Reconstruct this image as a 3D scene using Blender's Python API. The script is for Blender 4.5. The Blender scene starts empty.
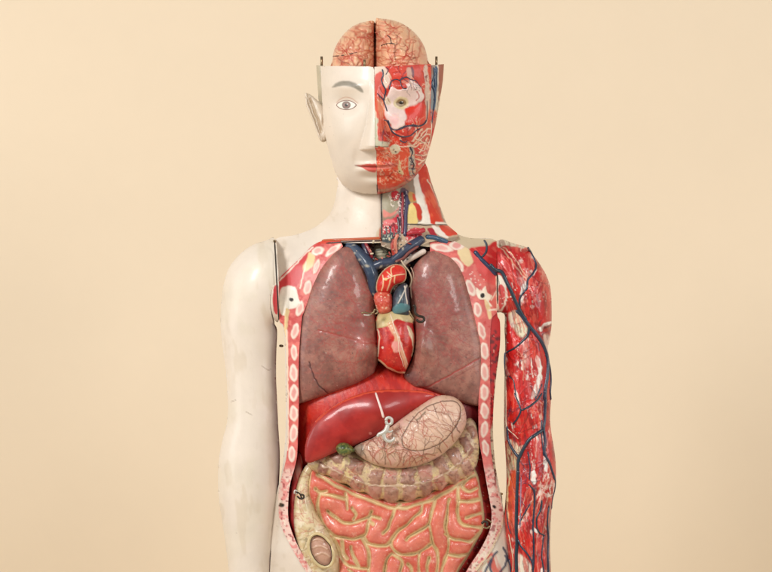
import bpy, math, random
import numpy as np
from mathutils import Vector
from mathutils.bvhtree import BVHTree

# ------------------------------------------------------------------ frame
S = 0.00135          # metres per photo pixel in the plane Y = 0
D = 4.0              # camera distance
ZC = 1.30
def at(px, py, Y):
    k = S * (D + Y) / D
    return Vector(((px - 386) * k, Y, ZC + (286 - py) * k))
C = bpy.context.scene.collection
rng = np.random.RandomState(11)
random.seed(5)

def lin(c):
    c = np.asarray(c, float) / 255.0
    return np.where(c <= 0.04045, c / 12.92, ((c + 0.055) / 1.055) ** 2.4)

# ------------------------------------------------------------------ noise
_tab = np.random.RandomState(3).rand(256, 256)
def vn(x, y, sc, seed=0):
    x = np.asarray(x) / sc + seed * 17.3; y = np.asarray(y) / sc + seed * 41.7
    xi = np.floor(x).astype(int); yi = np.floor(y).astype(int)
    fx = x - xi; fy = y - yi
    fx = fx * fx * (3 - 2 * fx); fy = fy * fy * (3 - 2 * fy)
    a = _tab[xi % 256, yi % 256]; b = _tab[(xi + 1) % 256, yi % 256]
    c = _tab[xi % 256, (yi + 1) % 256]; d = _tab[(xi + 1) % 256, (yi + 1) % 256]
    return (a * (1 - fx) + b * fx) * (1 - fy) + (c * (1 - fx) + d * fx) * fy
def fbm(x, y, sc, seed=0, o=3):
    t = 0; w = 0; a = 1.0
    for i in range(o):
        t = t + a * vn(x, y, sc / 2 ** i, seed + i); w += a; a *= 0.55
    return t / w
def sstep(a, b, x):
    t = np.clip((x - a) / (b - a), 0, 1); return t * t * (3 - 2 * t)

# ------------------------------------------------------------------ 2D helpers
def spline(pts, closed=False, n=6):
    P = np.array(pts, float); N = len(P); out = []
    rngk = range(N) if closed else range(N - 1)
    for i in rngk:
        if closed:
            p0, p1, p2, p3 = P[(i - 1) % N], P[i], P[(i + 1) % N], P[(i + 2) % N]
        else:
            p0, p1, p2, p3 = P[max(i - 1, 0)], P[i], P[i + 1], P[min(i + 2, N - 1)]
        for k in range(n):
            t = k / n
            out.append(0.5 * ((2 * p1) + (-p0 + p2) * t + (2 * p0 - 5 * p1 + 4 * p2 - p3) * t * t + (-p0 + 3 * p1 - 3 * p2 + p3) * t ** 3))
    if not closed: out.append(P[-1])
    return np.array(out)
def Z(o, s, pts): return [(o[0] + x / s, o[1] + y / s) for x, y in pts]
def expand(poly, e):
    P = np.array(poly, float); t = np.roll(P, -1, 0) - np.roll(P, 1, 0)
    n = np.stack([t[:, 1], -t[:, 0]], 1); n /= np.maximum(np.linalg.norm(n, axis=1, keepdims=True), 1e-9)
    area2 = np.sum(P[:, 0] * np.roll(P[:, 1], -1) - np.roll(P[:, 0], -1) * P[:, 1])
    return P + n * e * (1 if area2 > 0 else -1)
def seg_near(X, Y, poly, closed):
    A = poly if not closed else poly
    B = np.roll(poly, -1, axis=0) if closed else poly[1:]
    A = A if closed else poly[:-1]
    best = np.full(X.shape, 1e18); bx = np.zeros_like(best); by = np.zeros_like(best); bt = np.zeros_like(best)
    n = len(A)
    for i in range(n):
        ax, ay = A[i]; dx, dy = B[i] - A[i]; L = dx * dx + dy * dy
        if L < 1e-12: continue
        t = np.clip(((X - ax) * dx + (Y - ay) * dy) / L, 0, 1)
        qx = ax + t * dx; qy = ay + t * dy
        dd = (X - qx) ** 2 + (Y - qy) ** 2
        m = dd < best
        best[m] = dd[m]; bx[m] = qx[m]; by[m] = qy[m]; bt[m] = (i + t[m]) / n
    return np.sqrt(best), bx, by, bt
def inside(X, Y, poly):
    r = np.zeros(X.shape, bool); n = len(poly)
    for i in range(n):
        x1, y1 = poly[i]; x2, y2 = poly[(i + 1) % n]
        if y1 == y2: continue
        c = ((y1 > Y) != (y2 > Y)) & (X < (x2 - x1) * (Y - y1) / (y2 - y1) + x1)
        r ^= c
    return r
def poisson(poly, g, zero=None, raw=False):
    """inflated height field of an outline: 0 at the edge, 1 at the thickest point"""
    x0, y0 = poly.min(0) - 2 * g; x1, y1 = poly.max(0) + 2 * g
    xs = np.arange(x0, x1, g); ys = np.arange(y0, y1, g)
    X, Y = np.meshgrid(xs, ys)
    M = inside(X, Y, poly); u = np.zeros(X.shape)
    if zero is not None: M &= ~zero(X, Y)
    # start from distance
    dd = seg_near(X, Y, poly, True)[0]; u[M] = dd[M] * dd.max() / g / g
    par = (np.add.outer(np.arange(len(ys)), np.arange(len(xs))) % 2).astype(bool)
    w = 2 / (1 + math.sin(math.pi / max(len(xs), len(ys))))
    w = min(w, 1.95)
    A = M & par; B = M & ~par
    for it in range(220):
        for Q in (A, B):
            nb = np.zeros_like(u)
            nb[1:-1, 1:-1] = u[:-2, 1:-1] + u[2:, 1:-1] + u[1:-1, :-2] + u[1:-1, 2:]
            u[Q] += w * ((nb[Q] + 1) / 4 - u[Q])
    q = np.where(M, u / np.maximum(dd, 0.5 * g), 0)
    Mf = M.astype(float); qb = q.copy(); mb = Mf.copy()
    for _ in range(6):
        for a in (qb, mb):
            a[1:-1, 1:-1] = (a[1:-1, 1:-1] * 2 + a[:-2, 1:-1] + a[2:, 1:-1] + a[1:-1, :-2] + a[1:-1, 2:]) / 6
    qs = qb / np.maximum(mb, 1e-6)
    if raw:
        for _ in range(2): u[1:-1, 1:-1] = (u[1:-1, 1:-1] * 4 + u[:-2, 1:-1] + u[2:, 1:-1] + u[1:-1, :-2] + u[1:-1, 2:]) / 8
        def fr(PX, PY):
            gx = np.clip((PX - x0) / g, 0, len(xs) - 2.001); gy = np.clip((PY - y0) / g, 0, len(ys) - 2.001)
            i = gx.astype(int); j = gy.astype(int); fx = gx - i; fy = gy - j
            return g * g * ((u[j, i] * (1 - fx) + u[j, i + 1] * fx) * (1 - fy) + (u[j + 1, i] * (1 - fx) + u[j + 1, i + 1] * fx) * fy) * 4
        return fr
    um = u.max()
    def f(PX, PY):
        gx = np.clip((PX - x0) / g, 0, len(xs) - 2.001); gy = np.clip((PY - y0) / g, 0, len(ys) - 2.001)
        i = gx.astype(int); j = gy.astype(int); fx = gx - i; fy = gy - j
        def bl(a): return (a[j, i] * (1 - fx) + a[j, i + 1] * fx) * (1 - fy) + (a[j + 1, i] * (1 - fx) + a[j + 1, i + 1] * fx) * fy
        d = seg_near(PX, PY, poly, True)[0]
        ins = inside(PX, PY, poly)
        near = bl(qs) * d; far = bl(u)
        k = sstep(1.5 * g, 4 * g, d)
        r = near * (1 - k) + far * k
        return np.where(ins, np.clip(r / um, 0, None), 0)
    return f

# ------------------------------------------------------------------ painter
class Paint:
    def __init__(s, X, Y, base, warp=0.5, seed=0):
        s.X0 = X; s.Y0 = Y
        s.X = X + (vn(X, Y, 3.0, 5 + seed) - .5) * 2 * warp
        s.Y = Y + (vn(X, Y, 3.0, 9 + seed) - .5) * 2 * warp
        s.c = np.tile(lin(base), (len(X), 1)); s.h = np.zeros(len(X)); s.seed = seed
    def mix(s, m, col, idx=None):
        col = lin(col) if not isinstance(col, np.ndarray) else col
        if idx is None: s.c += (col - s.c) * m[:, None]
        else: s.c[idx] += (col - s.c[idx]) * m[:, None]
    def fill(s, pts, col, soft=0.5, up=0.0, a=1.0, smooth=True, upw=2.5):
        P = spline(pts, True, 4) if smooth else np.array(pts, float)
        lo = P.min(0) - 4; hi = P.max(0) + 4
        I = np.where((s.X > lo[0]) & (s.X < hi[0]) & (s.Y > lo[1]) & (s.Y < hi[1]))[0]
        if not len(I): return
        x, y = s.X[I], s.Y[I]
        d = seg_near(x, y, P, True)[0] * np.where(inside(x, y, P), 1, -1)
        s.mix(sstep(-soft, soft, d) * a, col, I)
        if up: s.h[I] += up * np.sqrt(np.clip(d / upw, 0, 1))
    def ell(s, cx, cy, rx, ry, col, ang=0, **k):
        a = math.radians(ang)
        s.fill([(cx + rx * math.cos(t) * math.cos(a) - ry * math.sin(t) * math.sin(a),
                 cy + rx * math.cos(t) * math.sin(a) + ry * math.sin(t) * math.cos(a)) for t in np.linspace(0, 2 * math.pi, 13)[:-1]], col, **k)
    def line(s, pts, w, col, up=0.0, a=1.0, w2=None, soft=0.45, sm=True):
        P = spline(pts, False, 5) if sm and len(pts) > 2 else np.array(pts, float)
        W = max(w, w2 or w)
        lo = P.min(0) - W - 2; hi = P.max(0) + W + 2
        I = np.where((s.X > lo[0]) & (s.X < hi[0]) & (s.Y > lo[1]) & (s.Y < hi[1]))[0]
        if not len(I): return
        d, _, _, t = seg_near(s.X[I], s.Y[I], P, False)
        ww = w + ((w2 if w2 is not None else w) - w) * t
        s.mix(sstep(soft, -soft, d - ww) * a, col, I)
        if up: s.h[I] += up * np.sqrt(np.clip(1 - (d / (ww + .4)) ** 2, 0, 1))
    def blot(s, col, sc, th, soft=.08, a=1.0, seed=1, box=None, ang=None, st=4.0):
        x, y = s.X0, s.Y0
        if ang is not None:
            r = math.radians(ang); x, y = (x * math.cos(r) + y * math.sin(r)) / st, -x * math.sin(r) + y * math.cos(r)
        m = sstep(th - soft, th + soft, fbm(x, y, sc, seed + s.seed)) * a
        if box is not None: m = m * s.mask(box)
        s.mix(m, col)
    def wear(s, col=(240,226,212), sc=1.6, th=.62, seed=1, ang=None, st=3.0, box=None, cl=.52, a=.9):
        x, y = s.X0, s.Y0
        if ang is not None:
            r = math.radians(ang); x, y = (x * math.cos(r) + y * math.sin(r)) / st, -x * math.sin(r) + y * math.cos(r)
        m = sstep(th - .03, th + .03, fbm(x, y, sc, seed + 60)) * sstep(cl - .02, cl + .10, fbm(s.X0, s.Y0, 13, seed + 70)) * a
        if box is not None: m = m * s.mask(box)
        s.mix(m, col)
    def mask(s, pts, soft=1.0):
        P = spline(pts, True, 4)
        lo = P.min(0) - 4; hi = P.max(0) + 4
        m = np.zeros(len(s.X))
        I = np.where((s.X > lo[0]) & (s.X < hi[0]) & (s.Y > lo[1]) & (s.Y < hi[1]))[0]
        if len(I):
            x, y = s.X[I], s.Y[I]
            m[I] = sstep(-soft, soft, seg_near(x, y, P, True)[0] * np.where(inside(x, y, P), 1, -1))
        return m
    def branch(s, x, y, ang, L, w, col, up=0.0, depth=3, curl=18, seed=0, box=None, a=.9, spread=38, step=3.0):
        r = random.Random(seed)
        def go(x, y, ang, L, w, dep):
            pts = [(x, y)]; l = 0; kids = []
            while l < L:
                ang += r.uniform(-curl, curl)
                x += step * math.cos(math.radians(ang)); y += step * math.sin(math.radians(ang)); l += step
                if box is not None and not inside(np.array([x]), np.array([y]), box)[0]: break
                pts.append((x, y))
                if dep > 0 and r.random() < .28: kids.append((x, y, ang + r.choice((-1, 1)) * r.uniform(spread * .6, spread * 1.5)))
            if len(pts) > 1: s.line(pts, w, col, up, a, w2=w * .5)
            for k in kids: go(*k, L * .55, w * .7, dep - 1)
        go(x, y, ang, L, w, depth)

# ------------------------------------------------------------------ materials
MATS = {}
def material(name, rough=.35, coat=.3, bump=.12, bs=260, var=.10, vs=55, metal=0.0, color=None, spec=.5, sss=0.0):
    m = bpy.data.materials.new(name); m.use_nodes = True
    nt = m.node_tree; N = nt.nodes; Lk = nt.links; b = N['Principled BSDF']
    tc = N.new('ShaderNodeTexCoord')
    if color is None:
        at_ = N.new('ShaderNodeAttribute'); at_.attribute_name = 'Col'; src = at_.outputs['Color']
    else:
        r = N.new('ShaderNodeRGB'); c = lin(color); r.outputs[0].default_value = (*c, 1); src = r.outputs[0]
    nz = N.new('ShaderNodeTexNoise'); nz.inputs['Scale'].default_value = vs; nz.inputs['Detail'].default_value = 6
    nz.inputs['Roughness'].default_value = .65
    Lk.new(tc.outputs['Object'], nz.inputs['Vector'])
    mr = N.new('ShaderNodeMapRange'); mr.inputs['From Min'].default_value = .3; mr.inputs['From Max'].default_value = .7
    mr.inputs['To Min'].default_value = 1 - var; mr.inputs['To Max'].default_value = 1 + var * .6
    Lk.new(nz.outputs['Fac'], mr.inputs['Value'])
    mx = N.new('ShaderNodeVectorMath'); mx.operation = 'SCALE'
    Lk.new(src, mx.inputs[0]); Lk.new(mr.outputs[0], mx.inputs['Scale'])
    Lk.new(mx.outputs[0], b.inputs['Base Color'])
    n2 = N.new('ShaderNodeTexNoise'); n2.inputs['Scale'].default_value = bs; n2.inputs['Detail'].default_value = 4
    Lk.new(tc.outputs['Object'], n2.inputs['Vector'])
    bp = N.new('ShaderNodeBump'); bp.inputs['Strength'].default_value = bump; bp.inputs['Distance'].default_value = .001
    Lk.new(n2.outputs['Fac'], bp.inputs['Height']); Lk.new(bp.outputs[0], b.inputs['Normal'])
    n3 = N.new('ShaderNodeTexNoise'); n3.inputs['Scale'].default_value = 38; n3.inputs['Detail'].default_value = 5
    Lk.new(tc.outputs['Object'], n3.inputs['Vector'])
    m3 = N.new('ShaderNodeMapRange'); m3.inputs['From Min'].default_value = .3; m3.inputs['From Max'].default_value = .7
    m3.inputs['To Min'].default_value = max(rough - .1, .05); m3.inputs['To Max'].default_value = rough + .14
    Lk.new(n3.outputs['Fac'], m3.inputs['Value']); Lk.new(m3.outputs[0], b.inputs['Roughness'])
    b.inputs['Metallic'].default_value = metal; b.inputs['Coat Weight'].default_value = coat
    b.inputs['Coat Roughness'].default_value = .13; b.inputs['Specular IOR Level'].default_value = spec
    MATS[name] = m; return m
M_skin = material('worn_cream_enamel', .42, .12, .10, 300, .05, 30)
M_org = material('glossy_painted_organ', .38, .28, .18, 260, .14, 70)
M_lung = material('varnished_lung', .48, .26, .30, 170, .24, 60)
M_cut = material('painted_cut_plaster', .5, .1, .25, 300, .10, 80)
M_mus = material('painted_muscle', .36, .3, .3, 240, .16, 60)
M_liver = material('varnished_liver', .42, .25, .10, 180, .10, 40)
M_metal = material('tarnished_brass', .35, 0, .2, 300, .3, 120, metal=.9, color=(150, 130, 100))
M_dark = material('dark_iron', .45, 0, .2, 300, .3, 120, metal=.6, color=(60, 52, 45))
M_silver = material('nickel_hook', .4, 0, .1, 300, .12, 120, metal=.35, color=(206, 202, 192))

# ------------------------------------------------------------------ objects
root = bpy.data.objects.new('anatomical_model', None); C.objects.link(root)
root.location = (0, 0, 0); root.empty_display_size = .2
root['label'] = 'painted anatomical human model, half pale skin and half red muscle, with open chest'
root['category'] = 'anatomical model'

def link(name, verts, faces, mat, parent, cols=None, smooth=True, sharp=None, label=None):
    me = bpy.data.meshes.new(name); me.from_pydata([tuple(v) for v in verts], [], faces)
    me.materials.append(mat)
    if cols is not None:
        ca = me.color_attributes.new('Col', 'FLOAT_COLOR', 'POINT')
        a = np.ones((len(verts), 4)); a[:, :3] = np.clip(cols, 0, 1)
        ca.data.foreach_set('color', a.astype(np.float32).ravel())
    me.polygons.foreach_set('use_smooth', [smooth] * len(me.polygons))
    me.update()
    o = bpy.data.objects.new(name, me); C.objects.link(o)
    if parent is not None: o.parent = parent
    if label: o['label'] = label
    return o

BV = {}
def relief(name, outline, Y0, T, B, mat, parent=None, g=1.0, paint=None, base=(200, 200, 200), infl=None,
           holes=(), p=.5, extra=None, wall=0.0, wallcol=None, smoothpts=True, label=None, cap=None, warp=.5, seed=0, tilt=None, bp=None, sm=4):
    """closed solid from an outline in the picture plane: bulging front, bulging back, walls at cut edges"""
    O = spline(outline, True, sm) if smoothpts else np.array(outline, float)
    H = [np.array(h, float) for h in holes]
    polys = [O] + H
    f = infl if infl is not None else poisson(O, max(g, 1.0))
    x0, y0 = O.min(0) - 1.5 * g; x1, y1 = O.max(0) + 1.5 * g
    nx = int((x1 - x0) / g) + 2; ny = int((y1 - y0) / g) + 2
    X, Y = np.meshgrid(x0 + np.arange(nx) * g, y0 + np.arange(ny) * g)
    I = inside(X, Y, O)
    for h in H: I &= ~inside(X, Y, h)
    cell = I[:-1, :-1] | I[1:, :-1] | I[:-1, 1:] | I[1:, 1:]
    # drop cells that only graze the outline
    cnt = I[:-1, :-1].astype(int) + I[1:, :-1] + I[:-1, 1:] + I[1:, 1:]
    cell &= cnt >= 1
    used = np.zeros(X.shape, bool)
    used[:-1, :-1] |= cell; used[1:, :-1] |= cell; used[:-1, 1:] |= cell; used[1:, 1:] |= cell
    idx = -np.ones(X.shape, int); idx[used] = np.arange(used.sum())
    px = X[used].copy(); py = Y[used].copy(); ins = I[used]
    # snap to the outline
    dd = np.full(px.shape, 1e9); sx = px.copy(); sy = py.copy()
    for P in polys:
        d, bx, by, _ = seg_near(px, py, P, True)
        m = d < dd; dd[m] = d[m]; sx[m] = bx[m]; sy[m] = by[m]
    snap = ~ins | (dd < .25 * g)
    px[snap] = sx[snap]; py[snap] = sy[snap]
    a = idx[:-1, :-1][cell]; b = idx[:-1, 1:][cell]; c = idx[1:, 1:][cell]; d_ = idx[1:, :-1][cell]
    F = np.stack([a, d_, c, b], 1)    # front faces look towards -Y
    u = f(px, py)
    if cap: u = np.minimum(u, cap) / cap if cap else u
    hgt = T * u ** p
    if extra is not None: hgt = hgt + extra(px, py)
    cols = None; P_ = Paint(px, py, base, warp, seed)
    if paint: paint(P_)
    edge = sstep(0, 1.6, np.where(snap, 0, dd))
    hgt = hgt + P_.h * (edge if wall == 0 else 1)
    tl = tilt(px, py) if tilt else 0
    yf = Y0 - hgt + tl
    bu = u ** (bp or p)
    yb = Y0 + B * bu + wall + tl
    k = S * (D + Y0) / D; kf = S * (D + yf) / D
    n = len(px)
    front = np.stack([(px - 386) * kf, yf, ZC + (286 - py) * kf], 1)
    kb = np.minimum(k, kf) if np.isscalar(tl) else kf
    back = np.stack([(px - 386) * kb, yb, ZC + (286 - py) * kb], 1)
    # boundary edges
    E = np.concatenate([F[:, [0, 1]], F[:, [1, 2]], F[:, [2, 3]], F[:, [3, 0]]])
    key = np.minimum(E[:, 0], E[:, 1]) * n + np.maximum(E[:, 0], E[:, 1])
    _, inv, ct = np.unique(key, return_inverse=True, return_counts=True)
    BE = E[ct[inv] == 1]
    faces = F.tolist() + (F[:, ::-1] + n).tolist()
    V = [front, back]; CC = [P_.c, P_.c if wallcol is None else np.tile(lin(wallcol), (n, 1))]
    if wall > 0 or infl is not None:
        bi = np.unique(BE); mp = -np.ones(n, int); mp[bi] = np.arange(len(bi))
        V += [front[bi], back[bi]]
        wc = P_.c[bi] if wallcol is None else np.tile(lin(wallcol), (len(bi), 1)) * (.85 + .3 * vn(px[bi], py[bi], 2, 3))[:, None]
        CC += [wc, wc]
        o1 = 2 * n; o2 = 2 * n + len(bi)
        faces += [[o1 + mp[e[1]], o1 + mp[e[0]], o2 + mp[e[0]], o2 + mp[e[1]]] for e in BE]
    else:
        faces += [[e[1], e[0], e[0] + n, e[1] + n] for e in BE]
    V = np.concatenate(V); CC = np.concatenate(CC)
    # weld coincident verts in faces (snapped corners)
    o = link(name, V, faces, mat, parent, CC, label=label)
    fr = front
    tris = np.concatenate([F[:, [0, 1, 2]], F[:, [0, 2, 3]]])
    bv = BVHTree.FromPolygons([tuple(v) for v in fr], tris.tolist())
    BV[o.name] = bv
    o_b = o
    return o

CAM = Vector((0, -D, ZC))
def hit(bvs, px, py, default):
    q = at(px, py, 0.0); d = (q - CAM).normalized(); best = None
    for b in bvs:
        l, nr, i, t = b.ray_cast(CAM, d)
        if l is not None and (best is None or t < best[1]): best = (l, t, nr)
    if best is None: return at(px, py, default), Vector((0, -1, 0))
    return best[0], best[2]
def tube_pts(name, P, R, mat, parent, col=(120, 120, 120), seg=8, label=None, flat=1.0, colfn=None, end=.45):
    P = [Vector(p) for p in P]; n = len(P); V = []; F = []
    for i, p in enumerate(P):
        t = (P[min(i + 1, n - 1)] - P[max(i - 1, 0)])
        if t.length < 1e-9: t = Vector((0, 0, 1))
        t.normalize(); dep = Vector((0, -1, 0)); s = t.cross(dep)
        if s.length < .05: s = Vector((1, 0, 0)); dep = t.cross(s)
        s.normalize(); dep = s.cross(t).normalized()
        r = R[i] if hasattr(R, '__len__') else R
        e = 1.0
        if i == 0 or i == n - 1: e = end
        for k in range(seg):
            a = 2 * math.pi * k / seg
            V.append(p + s * (math.cos(a) * r * e) + dep * (math.sin(a) * r * flat * e))
    for i in range(n - 1):
        for k in range(seg):
            F.append([i * seg + k, i * seg + (k + 1) % seg, (i + 1) * seg + (k + 1) % seg, (i + 1) * seg + k])
    F.append(list(range(seg))[::-1]); F.append([(n - 1) * seg + k for k in range(seg)])
    cc = np.tile(lin(col), (len(V), 1))
    A = np.array([tuple(v) for v in V])
    nz = .8 + .4 * fbm(A[:, 0] / S, A[:, 2] / S, 3, 2)
    cc = cc * nz[:, None]
    if colfn is not None: cc = colfn(A, cc)
    return link(name, V, F, mat, parent, cc, label=label)
def vessel(name, pts, r, on, parent, col, mat=None, r2=None, sink=.35, seg=8, n=5, label=None, flat=.8, default=-.05, lift=0.0):
    """tube lying on a surface along a path; r in photo pixels"""
    P = spline(pts, False, n); bvs = [BV[o.name] for o in on]; Q = []
    rr = np.linspace(r, r if r2 is None else r2, len(P)) * S
    for (x, y), q in zip(P, rr):
        l, _ = hit(bvs, x, y, default); Q.append(l)
    # smooth the depths
    ys = [q.y for q in Q]
    for _ in range(3): ys = [ys[0]] + [(ys[i - 1] + 2 * ys[i] + ys[i + 1]) / 4 for i in range(1, len(ys) - 1)] + [ys[-1]]
    out = []
    for (x, y), yy, q in zip(P, ys, rr): out.append(at(x, y, yy + sink * q - q * .5 - lift))
    return tube_pts(name, out, rr, mat or M_mus, parent, col, seg, label, flat)
# ================================================================== TORSO
body_poly = spline([(338,160),(335,200),(329,214),(315,226),(290,231),(250,250),(238,320),(258,420),(258,520),(254,660),(524,660),(517,520),(514,420),(534,320),(522,250),(490,231),(458,228),(446,222),(436,196),(428,171),(420,160)], True, 4)
f_body = poisson(expand(body_poly, 1.2), 2.0)
BY, BT = .03, .088
in_L = [(343,246.5),(336,253),(327.5,262),(321,270),(317,277),(312,288),(308,301),(304,312),(302,318),(299.5,346),(298.5,380),(299,397),(298,434),(297,456),(294,470),(290.5,482),(288.5,497),(288.5,520),(295.6,541),(303,555),(311.7,570),(325,590),(345,605)]
out_L = [(340,239.6),(322,241),(312,246),(305,253),(297,261),(287,270.5),(279.3,280),(279,300),(279.3,320),(283.5,326),(286,346),(287,380),(287.6,400),(287.6,434),(286.6,456),(283,472),(279,490),(278.5,505),(280,523),(288,541),(298,559),(306,572),(318,592),(340,612)]
in_R = [(430,251.5),(438,253),(446,256),(453,262),(458,270),(463,283),(468,299),(475.6,324),(480,346),(480,377),(478.5,400),(478.5,425),(479,440),(482.5,460),(488,491),(491,508),(491.5,520),(489,532),(480.7,549),(469,567),(455,590),(430,608)]
out_R = [(430,242.5),(440,240),(449,239),(460,244),(470,250),(477,257),(488,263),(496.6,270),(497.2,290),(497.5,310.5),(492,318),(490.5,330),(490,346),(490,377),(490.5,400),(490.5,440),(492.5,462),(497,486),(502,505),(503,520),(500.5,532),(491,552),(478,569),(462,592),(440,612)]
mid = lambda A, B: [((a[0]+b[0])/2, (a[1]+b[1])/2) for a, b in zip(A, B)]
res = lambda P, n: [tuple(spline(P, False, 8)[int(round(i*(len(spline(P, False, 8))-1)/(n-1)))]) for i in range(n)]
mL = mid(res(in_L, 40), res(out_L, 40)); mR = mid(res(in_R, 40), res(out_R, 40))
hole = mL + [(385, 640), ] + mR[::-1] + [(428,241),(405,238),(381,236)]
hole = np.array(mL[:] + [(386, 618)] + mR[::-1] + [(420, 246), (381, 243)])

def p_shell(P):
    x, y = P.X0, P.Y0
    P.blot((220,203,184), 22, .55, .15, .5, 2); P.blot((206,190,166), 7, .72, .05, .35, 8)
    P.blot((140,118,98), 2.2, .88, .02, .35, 4)
    # right side: flayed surface
    P.fill([(382,225),(440,238),(449,236),(475,242),(500,246),(500,345),(493,420),(500,470),(478,470),(478,300),(440,262),(382,262)], (204,186,156), soft=1.0)
    P.fill([(382,226),(410,228),(430,229),(450,230),(458,237),(446,241),(430,241),(400,244),(382,244)], (212,72,50), soft=.8)
    P.fill([(447,233),(470,237),(497,240),(497,246),(478,247),(470,250),(456,244)], (204,186,154), soft=1.0)
    P.fill([(468,252),(476,247),(487,246),(498,245),(498,300),(470,280)], (205,44,44), soft=.8)
    P.blot((232,120,104), 3.5, .62, .06, .7, 5, box=[(470,250),(498,246),(498,290),(472,270)], ang=35)
    P.fill([(488,316),(500,308),(501,345),(495,380),(493,420),(489,420)], (190,34,34), soft=.6)
    P.blot((96,26,30), 3.2, .58, .08, .9, 3, box=[(488,345),(502,345),(498,470),(488,470)])
    P.blot((235,170,150), 1.8, .76, .04, .8, 6, box=[(488,316),(502,316),(498,470),(488,470)])
    # right hip: pale with blue veins, red below
    P.fill([(497,484),(506,500),(513,520),(517,572),(519,650),(440,650),(455,600),(480,568),(500,532),(502,505)], (226,216,198), soft=1.0)
    P.blot((214,84,66), 6, .56, .1, .9, 7, box=[(470,566),(512,560),(519,650),(430,650)], ang=75)
    for b in ([(492,560),(490,568),(494,578),(490,590)], [(503,548),(507,556),(505,566),(500,574),(502,590)], [(497,552),(492,558),(485,572)], [(505,556),(511,566),(512,585)], [(480,574),(476,582),(470,596)]):
        P.line(b, 1.1, (52,66,88), .0006, .9)
    P.line([(491,557),(480,569),(466,590)], 1.0, (190,170,140), .0005)
shell_out = [(343,176),(338.4,183),(335,200),(329,215),(314.6,227.4),(295,235),(276,239),(275.5,255),(278,281),(279,320),(284,332),(285.5,380),(285.6,430),(282,470),(277,492),(272,520),(270,572),(266,640),(514,640),(511,572),(508,540),(504,512),(499,486),(495,462),(493,430),(494,400),(497,370),(500,345),(500,322),(497,312),(497.2,270),(496.6,241),(470,238),(453,232),(443,223),(436,207),(428,190),(416,176)]
shell = relief('torso_wall', shell_out, BY, BT, .11, M_skin, root, g=1.0, paint=p_shell, base=(226,213,197), infl=f_body, holes=[hole], wallcol=(120,34,30), warp=.3,
               label='pale left torso skin and flayed right chest wall framing the open cavity')

# cut edges of the chest wall with sectioned ribs
def rib_sec(P, cx, cy, rx, ry, ang, col=(232,160,150)):
    r = random.Random(int(cx * 7 + cy * 13)); a = math.radians(ang + r.uniform(-9, 9)); rx *= r.uniform(.86, 1.14); ry *= r.uniform(.92, 1.08)
    def shape(k, kk=1.0):
        q = [(0, -1), (.62, -.74), (.98, -.22), (.9, .34), (.5, .80), (-.12, 1), (-.74, .66), (-.98, .12), (-.8, -.5), (-.42, -.86)]
        q = [(u * rx * k, v * ry * (k * .5 + .5) * kk) for u, v in q]
        return [(cx + u * math.cos(a) - v * math.sin(a), cy + u * math.sin(a) + v * math.cos(a)) for u, v in q]
    P.fill(shape(1.16), (232,196,178), soft=.7, up=.0006)
    P.fill(shape(1.0), (242,222,206), soft=.5)
    P.fill(shape(.58, .86), col if r.random() < .6 else (222,140,132), soft=1.0, a=.85)
ribsL = [(317.7,250.8,5.5,3.8,-12),(333,250,8.5,2.6,-32),(316.5,266.5,3.0,7,28),(307.5,287.5,3.6,7.5,20),(300,308.5,3.7,7.6,14),(295,331,3.5,8,6),(294,352.5,3.5,7.6,3),(293.6,373,3.6,8,2),(293.8,393,3.6,8,2),(293.8,413.5,3.6,8,2),(293.6,433,3.5,8,2),(291.8,454,3.4,8,6)]
ribsR = [(456.6,245.4,7,4.2,12),(441.5,247.8,10.5,3.4,12),(457.3,264.5,3.8,8.5,-34),(470.6,288,4,8.2,-20),(477.7,309.7,3.8,7.6,-14),(481.7,331,3.7,8.2,-8),(484.4,351,3.6,8,-4),(484.6,372,3.6,8,0),(484.4,392.5,3.6,8,0),(484.6,411,3.6,7.6,0),(484.3,429.5,3.6,7.6,0),(485.6,448,3.5,7.6,-6)]
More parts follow.
